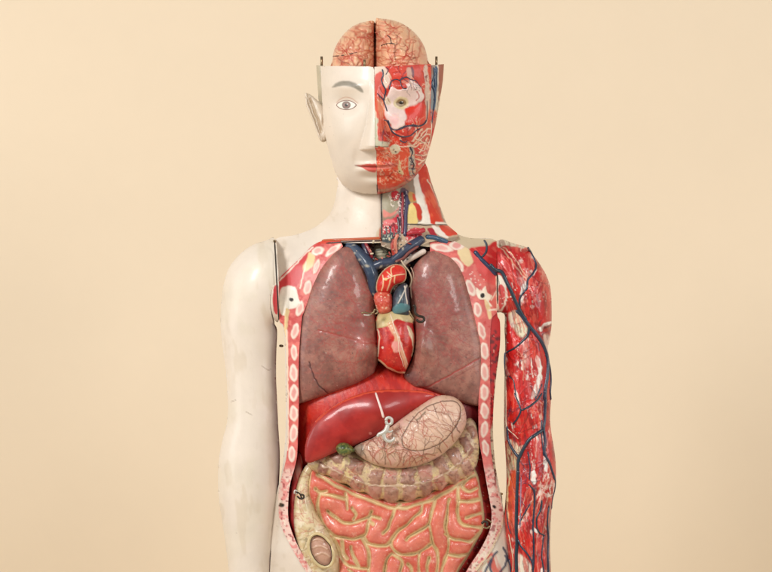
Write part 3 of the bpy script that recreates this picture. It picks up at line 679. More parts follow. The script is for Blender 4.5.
mz = lambda p: Z((370,60), 8.17, p)
nz_ = lambda p: Z((370,120), 7.15, p)
def p_mface(P):
    x, y = P.X0, P.Y0
    P.blot((220,78,52), 6, .5, .1, .8, 2, ang=60); P.blot((150,24,24), 4, .64, .06, .7, 6, ang=50)
    # forehead bone strip and muscle
    P.fill(mz([(20,60),(110,45),(160,120),(165,170),(130,230),(90,160),(60,150),(20,180)]), (232,206,186), soft=.9)
    P.fill(mz([(30,150),(60,105),(100,95),(112,150),(105,240),(120,290),(100,330),(60,280),(28,230)]), (216,92,78), soft=.7)
    P.fill(mz([(165,70),(300,60),(300,150),(250,160),(190,165),(165,130)]), (212,60,38), soft=.8)
    P.fill(mz([(300,70),(335,70),(345,140),(330,160),(305,140)]), (206,160,140), soft=.8)
    P.fill(mz([(360,80),(410,80),(445,170),(450,260),(420,220),(390,160),(365,130)]), (208,64,44), soft=.8)
    P.fill(mz([(335,60),(350,60),(362,120),(352,150),(340,110)]), (120,70,80), soft=.5)
    # pale patch round the eye
    P.fill(mz([(180,215),(220,235),(265,240),(300,225),(290,190),(320,165),(370,180),(410,215),(425,260),(440,290),(430,325),(395,350),(370,370),(320,380),(290,420),(300,470),(285,530),(230,560),(190,560),(150,500),(120,440),(118,360),(140,290),(155,250)]), (240,214,206), soft=.6, up=.0016, upw=1.5)
    P.fill(mz([(125,300),(160,310),(175,350),(150,370),(125,345)]), (226,200,170), soft=.8)
    P.fill(mz([(165,455),(215,440),(240,480),(215,540),(180,520)]), (242,186,184), soft=2, a=.7)
    P.ell(*mz([(208,205)])[0], 3.6, 3.2, (206,84,72), soft=.6, up=.0012); P.ell(*mz([(290,178)])[0], 4, 2.0, (220,130,110), soft=.6)
    P.fill(mz([(385,270),(420,265),(440,290),(428,330),(400,345),(385,315)]), (244,224,216), soft=.6, up=.0012)
    P.line(mz([(385,260),(400,300),(380,330)]), .7, (196,120,110), 0, .9)
    for i in range(16): P.ell(370+ (355+rng.rand()*70)/8.17, 60+(200+rng.rand()*60)/8.17, .5, .4, (110,90,80) if i % 2 else (240,225,205), soft=.3)
    # red cheek under the eye
    P.fill(mz([(285,400),(330,385),(385,360),(430,345),(458,400),(450,480),(400,520),(320,530),(285,520),(298,460)]), (218,50,32), soft=1.2, up=.0012)
    P.ell(*mz([(256,350)])[0], 7.6, 6.4, (226,206,160), soft=1.0, up=.0008)
    P.ell(*mz([(256,348)])[0], 5.4, 3.9, (150,120,80), soft=.7)
    # nose bone side and inner cheek
    P.fill(mz([(20,260),(60,290),(110,340),(120,420),(115,500),(125,572),(20,572)]), (222,92,62), soft=1.2)
    P.fill(mz([(60,330),(110,340),(115,440),(90,480),(70,420)]), (236,150,110), soft=1.5, a=.8)
    P.fill(mz([(20,380),(40,380),(60,572),(20,572)]), (230,206,180), soft=.8)
    P.fill(nz_([(32,0),(58,0),(50,60),(60,120),(90,150),(138,160),(135,190),(35,192)]), (200,196,168), soft=.8)
    P.fill(nz_([(60,60),(100,110),(110,140),(70,150),(55,110)]), (220,60,36), soft=1.0)
    P.fill(nz_([(150,130),(200,130),(225,180),(280,170),(290,220),(230,260),(160,230),(140,180)]), (220,58,34), soft=1)
    P.line(nz_([(34,190),(80,193),(135,189),(140,178)]), .55, (70,24,20), 0, .85)  # shadow line under the nose, painted dark
    # jaw and mouth
    P.fill(nz_([(48,205),(140,205),(280,230),(290,300),(280,390),(240,440),(150,480),(60,490),(48,400)]), (222,78,48), soft=.8)
    P.blot((244,180,150), 1.9, .60, .05, .85, 13, box=nz_([(48,215),(140,205),(230,280),(240,400),(150,450),(55,440)]))
    P.fill(nz_([(50,320),(110,318),(180,305),(200,320),(140,345),(52,355)]), (214,116,98), soft=.7, a=.85, up=.0008)
    P.line(nz_([(50,318),(110,325),(190,315)]), .4, (160,40,30), 0, .7)
    P.fill(nz_([(145,195),(170,178),(205,180),(215,215),(190,240),(155,235)]), (226,218,190), soft=.6, up=.001)
    P.fill(nz_([(205,300),(215,290),(225,350),(240,390),(205,380)]), (230,210,160), soft=.6, up=.0006)
    for q in ((170,215),(212,365),(185,225)): P.ell(*nz_([q])[0], .8, .7, (40,40,44), soft=.3)
    P.fill(nz_([(330,180),(380,150),(410,180),(400,240),(350,330),(325,300)]), (206,36,36), soft=1)
    P.fill(nz_([(275,160),(310,200),(325,300),(325,390),(285,400),(272,300),(285,230)]), (196,180,160), soft=.8)
    P.blot((60,72,96), 1.7, .55, .07, .95, 17, box=nz_([(285,190),(315,220),(325,390),(285,400),(280,300)]))
    for a in ([(270,185),(330,190),(360,165),(430,160)], [(225,190),(300,185),(340,140),(400,70),(440,60)], [(330,250),(370,255),(405,245)], [(330,280),(370,290),(395,280)], [(310,150),(350,90),(375,60)], [(355,235),(380,190),(410,130)], [(320,130),(380,160),(430,200)], [(350,320),(380,290)], [(330,170),(390,110),(430,100)], [(300,150),(330,110),(330,60)]):
        P.line(nz_(a), .55, (240,214,186), .0007)
    P.fill(nz_([(60,500),(150,485),(240,445),(300,400),(330,360),(300,420),(230,470),(150,505),(60,515)]), (190,150,120), soft=1, a=.7)
    # temple edge
    P.fill(mz([(440,60),(470,60),(490,300),(470,480),(455,520),(460,420),(450,300),(448,170)]), (214,186,166), soft=.8)
    P.blot((120,28,40), 3, .58, .06, .8, 19, box=mz([(445,60),(500,60),(480,180),(455,180)]))
    P.fill(mz([(120,480),(150,500),(165,572),(130,572)]), (226,120,90), soft=.8)
mus_out = [(374.4,66.8),(390,66),(410,65),(431,64),(431.5,80),(430.5,105),(431,125),(430.5,145),(425,163),(414.5,177.5),(404,185.5),(392,191.6),(377.4,194.2),(376.8,170),(376.4,151),(375.2,148),(374.8,110)]
_pm = p_mface
def p_mface(P):
    _pm(P)
    for i in range(30):
        r = random.Random(i + 2000); x0 = 380 + r.random()*48; y0 = 68 + r.random()*115
        if 386 < x0 < 424 and 84 < y0 < 128: continue
        P.branch(x0, y0, r.choice((60, 240, 110)) + r.uniform(-30, 30), r.uniform(8, 18), .34, [(236,196,164),(130,16,20),(54,44,70),(240,140,100)][i % 4], .0004, 2, 18, i + 2100, None, .85, step=1.8)
    for i in range(70):
        r = random.Random(i + 5000); x0 = 379 + r.random()*46; y0 = 70 + r.random()*112
        if 385 < x0 < 425 and 82 < y0 < 130: continue
        a = math.radians(65 if y0 < 130 else 35) + r.uniform(-.3, .3); L = r.uniform(5, 13)
        P.line([(x0, y0), (x0 + math.cos(a)*L*.5 + r.uniform(-.6,.6), y0 + math.sin(a)*L*.5), (x0 + math.cos(a)*L, y0 + math.sin(a)*L)], .36, [(134,18,18),(232,120,86),(120,24,26),(238,190,154)][i % 4], .0005 if i % 2 else -.0004, .7)
    P.fill(nz_([(300,410),(360,350),(420,230),(440,120),(450,60),(452,250),(400,370),(330,430)]), (150,90,70), soft=1.5, a=.6)
    P.wear((244,206,180), 1.6, .68, seed=4, cl=.56, a=.6)
mface = relief('face', mus_out, HY, HT, 0, M_mus, root, g=.55, paint=p_mface, base=(198,52,38), infl=f_head, extra=f_face, wall=.012, smoothpts=False, warp=.6, label='flayed red muscle half of the face')
e2 = eye(401.3, 102.6, 4.9, 3.4, (196,178,130), (92,74,50), (110,84,56), mface, mface)
FB = (58,58,80)
for pts, r, r2 in [
  (mz([(100,75),(108,120),(95,160),(105,200),(128,245),(120,290),(112,330)]), 1.0, 1.0),
  (mz([(35,245),(70,285),(105,320),(125,370),(140,420)]), .8, .9),
  (mz([(155,240),(165,200),(180,170),(215,158),(245,172),(255,205),(275,232),(300,232)]), .95, .7),
  (mz([(240,170),(270,148),(300,140),(335,160),(375,168)]), .95, .8),
  (mz([(375,168),(400,205),(425,230)]), .6, .5),
  (mz([(115,488),(140,500),(160,540),(185,565),(225,568),(270,545),(310,540)]), .9, .9),
  (mz([(310,540),(355,530),(400,540),(440,525),(462,490),(468,430),(465,330)]), 1.0, .7),
  (nz_([(130,0),(150,70),(190,105),(240,120),(290,110),(330,75),(360,60)]), 1.1, .9),
  (nz_([(200,70),(240,55),(270,40),(330,45),(380,30),(400,0)]), .8, .7),
  (nz_([(215,145),(245,160),(265,150)]), 1.0, .7),
  (nz_([(285,190),(305,230),(290,270),(315,320),(300,360),(318,392)]), .9, .8),
  (mz([(128,120),(150,80),(130,60)]), .6, .5)]:
    vessel('vein', pts, r*.72, [mface], mface, (48,48,68), r2=r2*.7)
for pts in (nz_([(435,0),(440,60),(430,130),(410,190)]), nz_([(340,200),(380,220),(400,180)]), mz([(470,560),(455,600),(420,640)])):
    vessel('nerve', pts, .5, [mface], mface, (238,214,190))
vessel('lead_line', nz_([(330,175),(240,188),(205,190)]), .3, [mface], mface, (230,210,190))

vessel('face_seam', [(374.4,67.5),(374.6,90),(374.9,120),(375.4,147)], .42, [face, mface], mface, (50,40,34), mat=M_dark, sink=.2)
vessel('face_seam', [(376.3,152),(376.7,170),(377.2,192.5)], .5, [face, mface], mface, (50,40,34), mat=M_dark, sink=.2)
# side and back of the skull behind the face halves
def p_skull(P):
    x, y = P.X0, P.Y0
    P.mix(sstep(380, 384, x), (176,120,96))
    P.fill(mz([(440,40),(610,30),(600,160),(560,400),(520,572),(440,572)]), (150,140,124), soft=1.5)
    P.fill(mz([(555,36),(608,36),(600,200),(580,300),(560,330),(560,200)]), (164,96,72), soft=.8)
    P.fill(mz([(450,50),(510,50),(500,120),(465,190),(455,120)]), (140,24,46), soft=.8)
    P.line(mz([(480,130),(470,180)]), .7, (240,220,214))
    P.fill(mz([(490,160),(540,100),(550,250),(530,400),(480,380)]), (128,138,140), soft=1)
    P.line(mz([(552,40),(556,200),(545,340),(530,470)]), .7, (230,214,190)); P.line(mz([(580,280),(560,380),(548,470)]), .6, (230,206,176))
    P.blot((150,110,84), 2.5, .6, .06, .7, 5, box=mz([(440,40),(610,30),(540,572),(440,572)]), ang=88)
    P.fill(mz([(480,440),(545,420),(530,640),(500,760),(470,700)]), (200,120,96), soft=1.2)
    P.blot((206,44,40), 2, .56, .06, .9, 8, box=[(425,118),(440,116),(432,150),(420,172)])
skull = relief('skull', [(316.2,65),(345,68),(410,67),(444,64),(443,80),(439,106),(435,127),(430,147),(424,166),(412,178),(380,190),(350,186),(336,172),(329,150),(322,128),(318.5,100)], .035, .04, .085, M_skin, root, g=.9, paint=p_skull, base=(186,174,148), smoothpts=False,  # base darker than the face skin: shade of the side panel put into colour
               infl=poisson(spline([(316,40),(315.5,65),(318,100),(326,148),(338,178),(380,194),(420,174),(433,147),(440,106),(445,64),(443,40),(380,10)], True, 4), 1.5), wall=.002, warp=.4, label='sides and back of the head behind the face halves')
for pts, r, r2 in [(mz([(540,50),(530,120),(500,200),(485,260),(480,330)]), 1.1, .8), (mz([(500,200),(525,250),(530,330),(515,420)]), 1.6, 1.0), (mz([(520,60),(528,150),(532,260)]), .9, 1.2), (mz([(525,330),(515,420),(505,520)]), .7, .6), (mz([(548,60),(545,150),(540,240),(520,330)]), .8, .6), (mz([(470,100),(478,200),(470,300),(480,400),(490,480)]), .6, .5), (mz([(500,420),(480,520),(470,620),(450,700)]), .8, .5)]:
    vessel('vein', pts, r, [skull], skull, (56,84,112), r2=r2)
# ear
def p_ear(P):
    P.blot((220,206,184), 5, .5, .15, .5, 3)
    P.line([(311,99),(314,110),(319,122),(321,132)], 1.1, (204,184,158), -.002)
    P.line([(306,97),(309,106),(314,118),(318,130),(321,140)], .5, (170,150,124), -.0015, .7)
ear = relief('ear', [(304.3,94.5),(307,93),(312,95.5),(317,100),(321.5,104),(325,110),(328,128),(327,139),(323.6,142),(319.5,139.5),(316.5,131),(313,122),(309,113),(305.6,104)], .018, .014, .014, M_skin, skull, g=.5, paint=p_ear, base=(226,212,195),
    extra=lambda x, y: .005*np.exp(-((x - np.interp(y, [94,104,118,131,142], [306,307,312,317,322]))/1.5)**2) - .0045*np.exp(-((x - np.interp(y, [94,104,118,131,142], [311,312,317.5,321.5,326]))/2.6)**2)*sstep(97,104,y)*sstep(137,128,y) + .004*np.exp(-((x-321)/1.6)**2-((y-121)/5)**2))
relief('brain_gap_shade', [(373.4,23.2),(376.2,22.4),(376.4,72),(373.2,72)], .03, .0, .05, M_dark, root, g=.8, paint=None, base=(70,50,40), smoothpts=False, wall=.02)  # dark strip added so the gap between hemispheres looks shaded
# metal pins round the open skull
def pin(x, y0, y1, Y, r=1.3, parent=root):
    return tube_pts('pin', [at(x, y1, Y), at(x, (y0+y1)/2, Y), at(x, y0, Y)], r*S, M_metal, parent, seg=12, end=1.0)
pin(321.6,56.5,68,.03); pin(436.4,56.5,68,.03); pin(364.5,59.5,68,-.062,1.2)

# ================================================================== BRAIN
def f_brain(cx):
    def h(x, y):
        n1 = fbm(x*.9, y*1.3, 8.5, 51, 2); n2 = fbm(x*1.2, y, 8.5, 77, 2)
        g1 = np.exp(-(np.abs(n1 - .5) / .07) ** 2); g2 = np.exp(-(np.abs(n2 - .52) / .06) ** 2)
        return -.0032 * np.maximum(g1, g2 * .7)
    return h
def p_brain(P, o, seed):
    x, y = P.X0, P.Y0
    P.blot((220,172,136), 12, .52, .12, .7, 3)
    n1 = fbm(x*.9, y*1.3, 8.5, 51, 2); n2 = fbm(x*1.2, y, 8.5, 77, 2)
    P.mix(np.exp(-(np.abs(n1 - .5) / .045) ** 2) * .75, (188,80,54)); P.mix(np.exp(-(np.abs(n2 - .52) / .035) ** 2) * .6, (192,90,62))
    P.blot((222,150,120), 5, .6, .08, .6, 5)
    box = np.array(o, float)
    cols = [(184,60,40), (192,76,50), (124,64,46), (186,66,46)]
    for i in range(13):
        r = random.Random(seed + i)
        x0 = box[:, 0].min() + r.random() * np.ptp(box[:, 0]); y0 = box[:, 1].min() + 6 + r.random() * np.ptp(box[:, 1])
        P.branch(x0, y0, r.uniform(0, 360), r.uniform(12, 26), .55, cols[i % 4], .0003, 2, 26, seed + i, box=None, a=.8, step=2.0)
bl = [(374.6,70),(374.6,50),(374.4,32),(374.2,21.4),(366,21.5),(354,25.5),(343,35),(335,48),(332.5,60),(333,72)]
br = [(375.6,70),(375.7,45),(375.6,20.2),(380,18.4),(392,20),(404,24.5),(416,34),(424,46),(427.6,60),(427.6,70)]
def hemi(o, seed):
    full = [p for p in o]
    ox = np.array(o); cx = 373.8 if seed == 1 else 375.6
    # inflate: full hemisphere continuing below the rim
    pol = np.concatenate([ox, ])
    lo = [(x, 140 - y) for x, y in o[::-1]] if True else []
    inf = poisson(spline(([(373.8,21),(366,21.5),(354,25.5),(343,35),(335,48),(332,66),(336,90),(350,110),(373.8,116)] if seed == 1 else [(375.6,20),(380,18.4),(392,20),(404,24.5),(416,34),(424,46),(428,66),(424,90),(404,110),(375.6,116)]), True, 4), 1.0)
    return relief('brain_hemisphere', o, .022, .062, .07, M_org, root, g=.55, paint=lambda P: p_brain(P, o, seed*100), base=(232,178,138), infl=inf, extra=f_brain(cx), wall=.0, smoothpts=True, warp=.4, p=.55,
                  label='brain hemisphere above the pale face' if seed == 1 else 'brain hemisphere above the muscle face')
bL = hemi(bl, 1); bR = hemi(br, 2)
bz = lambda p: Z((330,15), 7.35, p)
for pts, o in ((bz([(375,225),(410,212),(450,208),(480,214)]), bR), (bz([(420,148),(440,165),(448,190),(450,208)]), bR), (bz([(20,303),(90,296),(160,283),(200,275)]), bL)):
    vessel('groove', pts, .5, [o], o, (70,46,38), sink=.0)
vessel('artery', bz([(330,130),(400,118),(470,125),(520,140)]), .5, [bR], bR, (180,90,70), r2=.3)

# ================================================================== NECK (flayed side)
kz = lambda p: Z((370,180), 8.17, p)
def p_neck(P):
    x, y = P.X0, P.Y0
    P.blot((150,140,120), 8, .5, .1, .6, 2)
    # larynx side
    P.fill(kz([(88,90),(250,60),(255,200),(230,260),(110,280),(95,200)]), (158,150,124), soft=1)
    P.fill(kz([(170,100),(210,85),(240,110),(240,160),(200,165),(175,140)]), (186,30,40), soft=.7)
    P.fill(kz([(110,240),(160,270),(220,240),(245,200),(240,240),(180,290),(110,300)]), (214,130,116), soft=.8)
    P.fill(kz([(110,340),(190,310),(245,270),(245,400),(230,440),(115,445)]), (196,44,58), soft=.8)
    P.fill(kz([(110,330),(180,320),(200,345),(120,370)]), (226,120,120), soft=.8)
    P.blot((232,206,190), 1.7, .6, .06, .9, 5, box=kz([(105,370),(250,350),(250,420),(110,440)]))
    P.fill(kz([(105,445),(250,430),(230,500),(110,510)]), (70,76,76), soft=.8)
    P.blot((190,200,180), 1.8, .58, .05, .9, 9, box=kz([(105,450),(240,440),(220,500),(110,505)]))
    # vessel bundle
    P.fill(kz([(245,90),(320,100),(320,220),(300,460),(245,460)]), (84,60,72), soft=.8)
    P.blot((206,196,190), 1.8, .62, .05, .9, 12, box=kz([(240,200),(310,200),(300,520),(240,520)]))
    # yellow and orange
    P.fill(kz([(315,110),(340,95),(375,130),(380,170),(340,180),(318,160)]), (196,150,80), soft=.7)
    P.fill(kz([(345,110),(380,130),(382,160),(355,170)]), (206,72,40), soft=.6)
    P.fill(kz([(305,220),(350,185),(375,230),(390,320),(385,355),(320,355),(300,330)]), (232,206,130), soft=.7)
    P.fill(kz([(350,190),(390,190),(420,240),(425,300),(405,330),(390,310),(372,230)]), (200,56,34), soft=.6)
    # white fascia and red strap muscle
    P.fill(kz([(350,-60),(400,-60),(410,50),(450,130),(480,240),(510,350),(500,362),(395,355),(420,330),(428,260),(400,200),(380,170)]), (240,232,216), soft=.7)
    P.fill(kz([(390,-120),(480,-120),(490,-40),(500,20),(530,120),(570,230),(600,340),(590,362),(500,355),(480,260),(450,150),(415,60)]), (208,60,34), soft=.7, up=.001)
    P.blot((228,110,70), 3, .56, .06, .6, 14, box=kz([(410,20),(490,20),(590,350),(510,355)]), ang=70)
    P.line(kz([(470,0),(520,90),(570,200),(620,340)]), .7, (226,200,176)); P.line(kz([(500,40),(560,180)]), .4, (150,40,34))
    P.fill(kz([(540,340),(600,345),(632,362),(540,364)]), (236,228,210), soft=.6)
    # below the split
    P.fill(kz([(280,370),(400,375),(640,372),(735,410),(735,450),(640,470),(560,440),(470,572),(240,572),(250,460)]), (196,170,140), soft=.8)
    P.fill(kz([(320,400),(410,395),(420,460),(350,480),(300,500),(300,450)]), (200,46,60), soft=.8)
    P.blot((240,180,176), 1.8, .62, .05, .8, 17, box=kz([(300,400),(410,395),(420,470),(300,490)]))
    P.fill(kz([(470,395),(510,395),(540,440),(545,470),(500,450)]), (168,32,46), soft=.6)
    P.fill(kz([(560,375),(640,375),(735,415),(735,435),(640,460),(600,440)]), (214,72,50), soft=.8)
    P.fill(kz([(500,375),(550,380),(610,440),(640,470),(600,470),(540,430)]), (236,224,210), soft=.6)
def p_neck_(P):
    p_neck(P); P.wear(seed=5, th=.62, cl=.5, box=kz([(88,90),(300,90),(300,560),(88,560)])); P.wear((50,40,44), 2.0, .6, seed=8, cl=.5, a=.8, box=kz([(88,90),(310,90),(300,560),(88,560)]))
neck_out = [(381,180),(400,172),(414,163),(423,158),(427.5,168),(431,181),(434.5,191),(440,206),(447,224.5),(457,233),(459,238),(452,241.5),(444,240),(430,242),(420,246),(404,250),(392,250),(381,246)]
neck = relief('neck', neck_out, BY, BT, 0, M_mus, root, g=.6, paint=p_neck_, base=(150,122,100), infl=f_body, extra=lambda x, y: .004 + .003*np.exp(-((x-392)/9)**2-((y-200)/14)**2), wall=.03, smoothpts=False, warp=.6, label='flayed half of the neck')
for pts, r, col in [(kz([(225,300),(235,380),(228,450)]), 1.0, (60,50,60)), (kz([(130,380),(135,430),(130,470)]), .8, (70,40,44)), (kz([(160,375),(168,430),(160,470)]), .7, (44,50,64)), (kz([(195,370),(200,420),(192,465)]), .8, (150,40,50)), (kz([(262,100),(268,180),(262,260),(268,350),(262,440)]), 1.3, (150,40,50)), (kz([(295,120),(300,200),(292,280),(290,370),(285,460)]), 1.9, (58,54,84)), (kz([(280,90),(300,140),(320,200)]), 1.2, (56,56,84)), (kz([(100,100),(92,200),(96,320),(98,500)]), .6, (60,50,44))]:
    vessel('vein' if col[2] > 60 else 'artery', pts, r, [neck], neck, col)
vessel('split_line', kz([(300,362),(400,362),(440,372),(520,364),(632,366)]), .45, [neck], neck, (40,28,24), mat=M_dark)
vessel('vein', kz([(455,465),(520,470),(580,490),(635,510)]), 2.4, [neck, shell], neck, (52,84,110), r2=2.8)
seam(380.9,186,381.3,241,[shell, neck], .5)
# pale edge strip along the cut collar skin
vessel('collar_edge', [(322,240.6),(335,239.9),(352,239.4),(366,238.8),(381,238.2)], 1.3, [shell, rimL], root, (196,92,50), r2=1.5, mat=M_mus)
vessel('collar_edge', [(326,243.2),(345,242.0),(366,241.2),(381,240.8)], .8, [shell, rimL], root, (60,30,24), mat=M_mus)
# ================================================================== CHEST ORGANS
def p_lung(P, left):
    x, y = P.X0, P.Y0
    P.blot((174,122,106), 26, .52, .12, .6, 2); P.blot((122,76,68), 16, .55, .1, .6, 5); P.blot((160,92,82), 8, .6, .08, .3, 8)
    P.blot((112,72,68), 3.2, .62, .06, .38, 11); P.blot((184,126,110), 2.6, .66, .06, .3, 14)
    P.blot((64,44,48), 1.8, .80, .03, .7, 17); P.blot((216,190,174), 1.4, .87, .02, .7, 20)
    r = random.Random(4 if left else 9)
    bx = np.array([(300,250),(480,250),(480,405),(300,405)], float)
    for i in range(24):
        if left: P.branch(376, r.uniform(280,350), r.uniform(110,250), r.uniform(30,70), .42, (166,66,60), 0, 2, 14, i+50, bx, .5)
        else: P.branch(412, r.uniform(280,350), r.uniform(-70,70), r.uniform(30,80), .42, (156,66,62), 0, 2, 14, i+90, bx, .5)
    if left:
        P.line([(309,362),(314,377),(320,386),(328,393.5)], .6, (76,38,38), -.0012, .9)
        P.line([(376,343.5),(360,342),(348,338),(334,334),(318,330)], .7, (166,64,56), -.0006, .7)
        P.fill([(352,328),(372,330),(376,345),(352,342),(340,336)], (160,84,76), soft=2.5, a=.4)
    else:
        P.line([(479,358.6),(466,366),(452,374),(439,381),(430,386),(422,388)], .6, (170,52,50), -.0008, .85)
        P.line([(479,364),(466,371),(450,380)], .35, (120,50,50), 0, .6)
        P.ell(412,376,6,5,(112,76,76), soft=2.5, a=.5)
def fl(x, y, s):   # soft lumps of hand-modelled plaster
    return .0014 * (fbm(x, y, 26, s) - .5) + .0004 * (fbm(x, y, 6, s + 3) - .5)
lungL_o = [(346,246.5),(354,249),(359,255),(363.5,267),(367.5,277),(372,287),(375.5,298),(376.2,312),(376.8,326),(377.8,345),(378.6,358),(376,368),(372,374.5),(357,383.5),(343,389),(328,394),(314,399),(301,403.4),(296.5,402),(296.5,380),(297,350),(298,334),(301,315),(305.6,299),(311,285),(317.5,272.5),(326,261),(336,251)]
lungR_o = [(443,254),(434,250.6),(425.5,252.5),(419,259),(412,270),(409,285),(409.5,303),(412,318),(414.2,330),(414.2,350),(411,362),(406,370),(404.4,377),(409,383),(416,387.5),(423,388),(439,393.6),(456,400.5),(470,404.6),(480,406),(482.5,400),(483,380),(483,350),(479.6,330),(473.6,306),(467.6,286),(460,268),(452,258.6)]
TRI = dict(Y0=-.012, T=.05, B=.045)
lungL = relief('lung', lungL_o, -.024, .027, .04, M_lung, root, g=.7, paint=lambda P: p_lung(P, True), base=(156,106,92), extra=lambda x, y: fl(x, y, 31) + .015*np.exp(-((x-367)/10)**2-((y-349)/15)**2), p=.42, warp=.5, label='brown-mauve lung under the pale side')
lungR = relief('lung', lungR_o, -.024, .027, .04, M_lung, root, g=.7, paint=lambda P: p_lung(P, False), base=(156,107,93), extra=lambda x, y: fl(x, y, 61) + .016*np.exp(-((x-422)/9)**2-((y-346)/18)**2), p=.42, warp=.5, label='brown-mauve lung under the flayed side')

diaph = relief('diaphragm', [(298,384),(330,372),(372,362),(408,362),(440,372),(480,384),(482,420),(480,462),(440,470),(330,470),(297,462),(296,420)], .0, .036, .02, M_mus, root, g=1.0, base=(204,42,22),
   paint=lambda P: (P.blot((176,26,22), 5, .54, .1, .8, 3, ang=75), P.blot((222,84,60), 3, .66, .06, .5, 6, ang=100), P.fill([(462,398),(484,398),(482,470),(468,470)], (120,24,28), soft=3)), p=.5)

# great vessels
tissue = relief('connective_tissue', [(346,242),(360,240),(395,243),(428,243),(436,250),(424,256),(414,262),(408,275),(404,300),(398,312),(384,312),(374,300),(368,282),(360,264),(350,254)], .0, .014, .02, M_mus, root, g=.7, base=(116,74,62), seed=3,
   paint=lambda P: (P.blot((150,48,46), 4, .5, .08, .8, 3), P.blot((46,54,72), 4.5, .56, .06, .9, 6), P.blot((196,176,140), 2.2, .68, .04, .8, 9), P.blot((40,30,30), 2.6, .64, .05, .8, 12)), extra=lambda x, y: .004*(fbm(x, y, 5, 3)-.5))
tr = relief('trachea', [(374,245),(391,245),(391,259),(388,262),(376,261)], -.006, .010, .01, M_cut, root, g=.6, base=(206,196,166), infl=None,
   paint=lambda P: (P.line([(381,249),(384,251),(382,253),(386,252)], .5, (60,60,54)), P.fill([(386,253),(391,250),(391,260),(386,261)], (84,96,76), soft=.6), [P.line([(375,y),(390,y+.5)], .35, (160,150,120), -.0005) for y in (247,250,253,256,259)]))
def freetube(name, pts, ys, rs, mat, col, parent=root, n=5, label=None, flat=1.0, colfn=None, seg=14):
    P = spline(pts, False, n); t = np.linspace(0, len(pts)-1, len(P))
    Yi = np.interp(t, range(len(pts)), ys if hasattr(ys,'__len__') else [ys]*len(pts)); R = np.interp(t, range(len(pts)), rs if hasattr(rs,'__len__') else [rs]*len(pts))
    return tube_pts(name, [at(x, y, Y) for (x, y), Y in zip(P, Yi)], R*S, mat, parent, col, seg, label, flat, colfn)
def speck(A, cc):
    m = sstep(.74, .80, fbm(A[:,0]/S, A[:,2]/S, 2.2, 5))[:, None]
    return cc*(1-m) + lin((190,180,160))*m
NB = (46, 62, 84)
tz = lambda p: Z((340,220), 6.36, p)
freetube('vena_cava', tz([(40,165),(85,180),(130,225),(175,280),(205,350),(215,420),(225,480)]), [-.02,-.024,-.03,-.036,-.038,-.036,-.03], [4.2,5,6,6.5,6.2,5.4,4.5], M_org, NB, colfn=speck, label='dark blue vein trunk on the right of the heart')
freetube('vein', tz([(205,300),(270,275),(330,265),(380,225),(430,185),(480,150),(530,115)]), [-.036,-.038,-.036,-.034,-.032,-.03,-.026], [4.6,4.8,5.0,5.6,5.8,5.2,4.0], M_org, (50,60,82), colfn=speck, label='dark blue vein crossing to the shoulder')
freetube('vein', tz([(150,140),(160,180),(180,230)]), [-.02,-.028,-.032], [3,2.8,2.8], M_org, (56,46,66), colfn=speck)
freetube('artery', tz([(345,120),(335,165),(345,215),(340,245)]), -.036, [2.0,2.2,2.4,2.0], M_org, (176,58,44), colfn=speck)
freetube('artery', tz([(370,90),(352,130),(356,190),(365,225)]), -.038, [1.6,1.8,1.6,1.4], M_org, (204,120,96), colfn=speck)
freetube('artery', tz([(158,120),(168,160),(190,200),(205,245)]), [-.02,-.03,-.034,-.03], [1.4,1.6,1.6,1.4], M_org, (150,40,50), colfn=speck)
freetube('artery', tz([(430,90),(455,80),(500,75),(540,60)]), [-.03,-.034,-.034,-.03], [2.0,2.4,2.6,2.4], M_org, (178,44,56), colfn=speck)
freetube('artery', tz([(350,265),(400,245),(440,205),(500,165)]), [-.044,-.044,-.042,-.038], [1.2,1.4,1.4,1.2], M_org, (120,60,52), colfn=speck)
freetube('artery', tz([(100,190),(140,235),(175,285)]), [-.032,-.038,-.042], [1.0,1.2,1.0], M_org, (190,170,150), colfn=speck)
freetube('bronchus', tz([(380,300),(420,262),(480,228),(545,192)]), [-.028,-.032,-.034,-.034], [2.6,2.8,2.8,2.6], M_cut, (214,196,182), label='pale pink tube above the lung')
freetube('nerve', tz([(385,250),(410,290),(440,330),(455,380),(440,430)]), [-.044,-.046,-.042,-.038,-.035], [.8,.8,.7,.7,.6], M_cut, (196,176,150))
freetube('nerve', tz([(450,300),(468,350),(450,420),(455,500)]), -.036, .55, M_cut, (180,150,130))
for i in range(14):   # chips of fat and tied vessels
    x, y = 352 + rng.rand()*58, 238 + rng.rand()*22
    a = rng.rand()*6.3; l = 1.0 + rng.rand()*1.2
    freetube('vessel_stump', [(x-l*math.cos(a), y-l*math.sin(a)), (x, y), (x+l*math.cos(a), y+l*math.sin(a))], -.042 + .004*rng.rand(), .5 + rng.rand()*.7, M_cut, [(206,190,160),(160,60,50),(196,120,100),(90,96,90)][i % 4], n=2, seg=7)

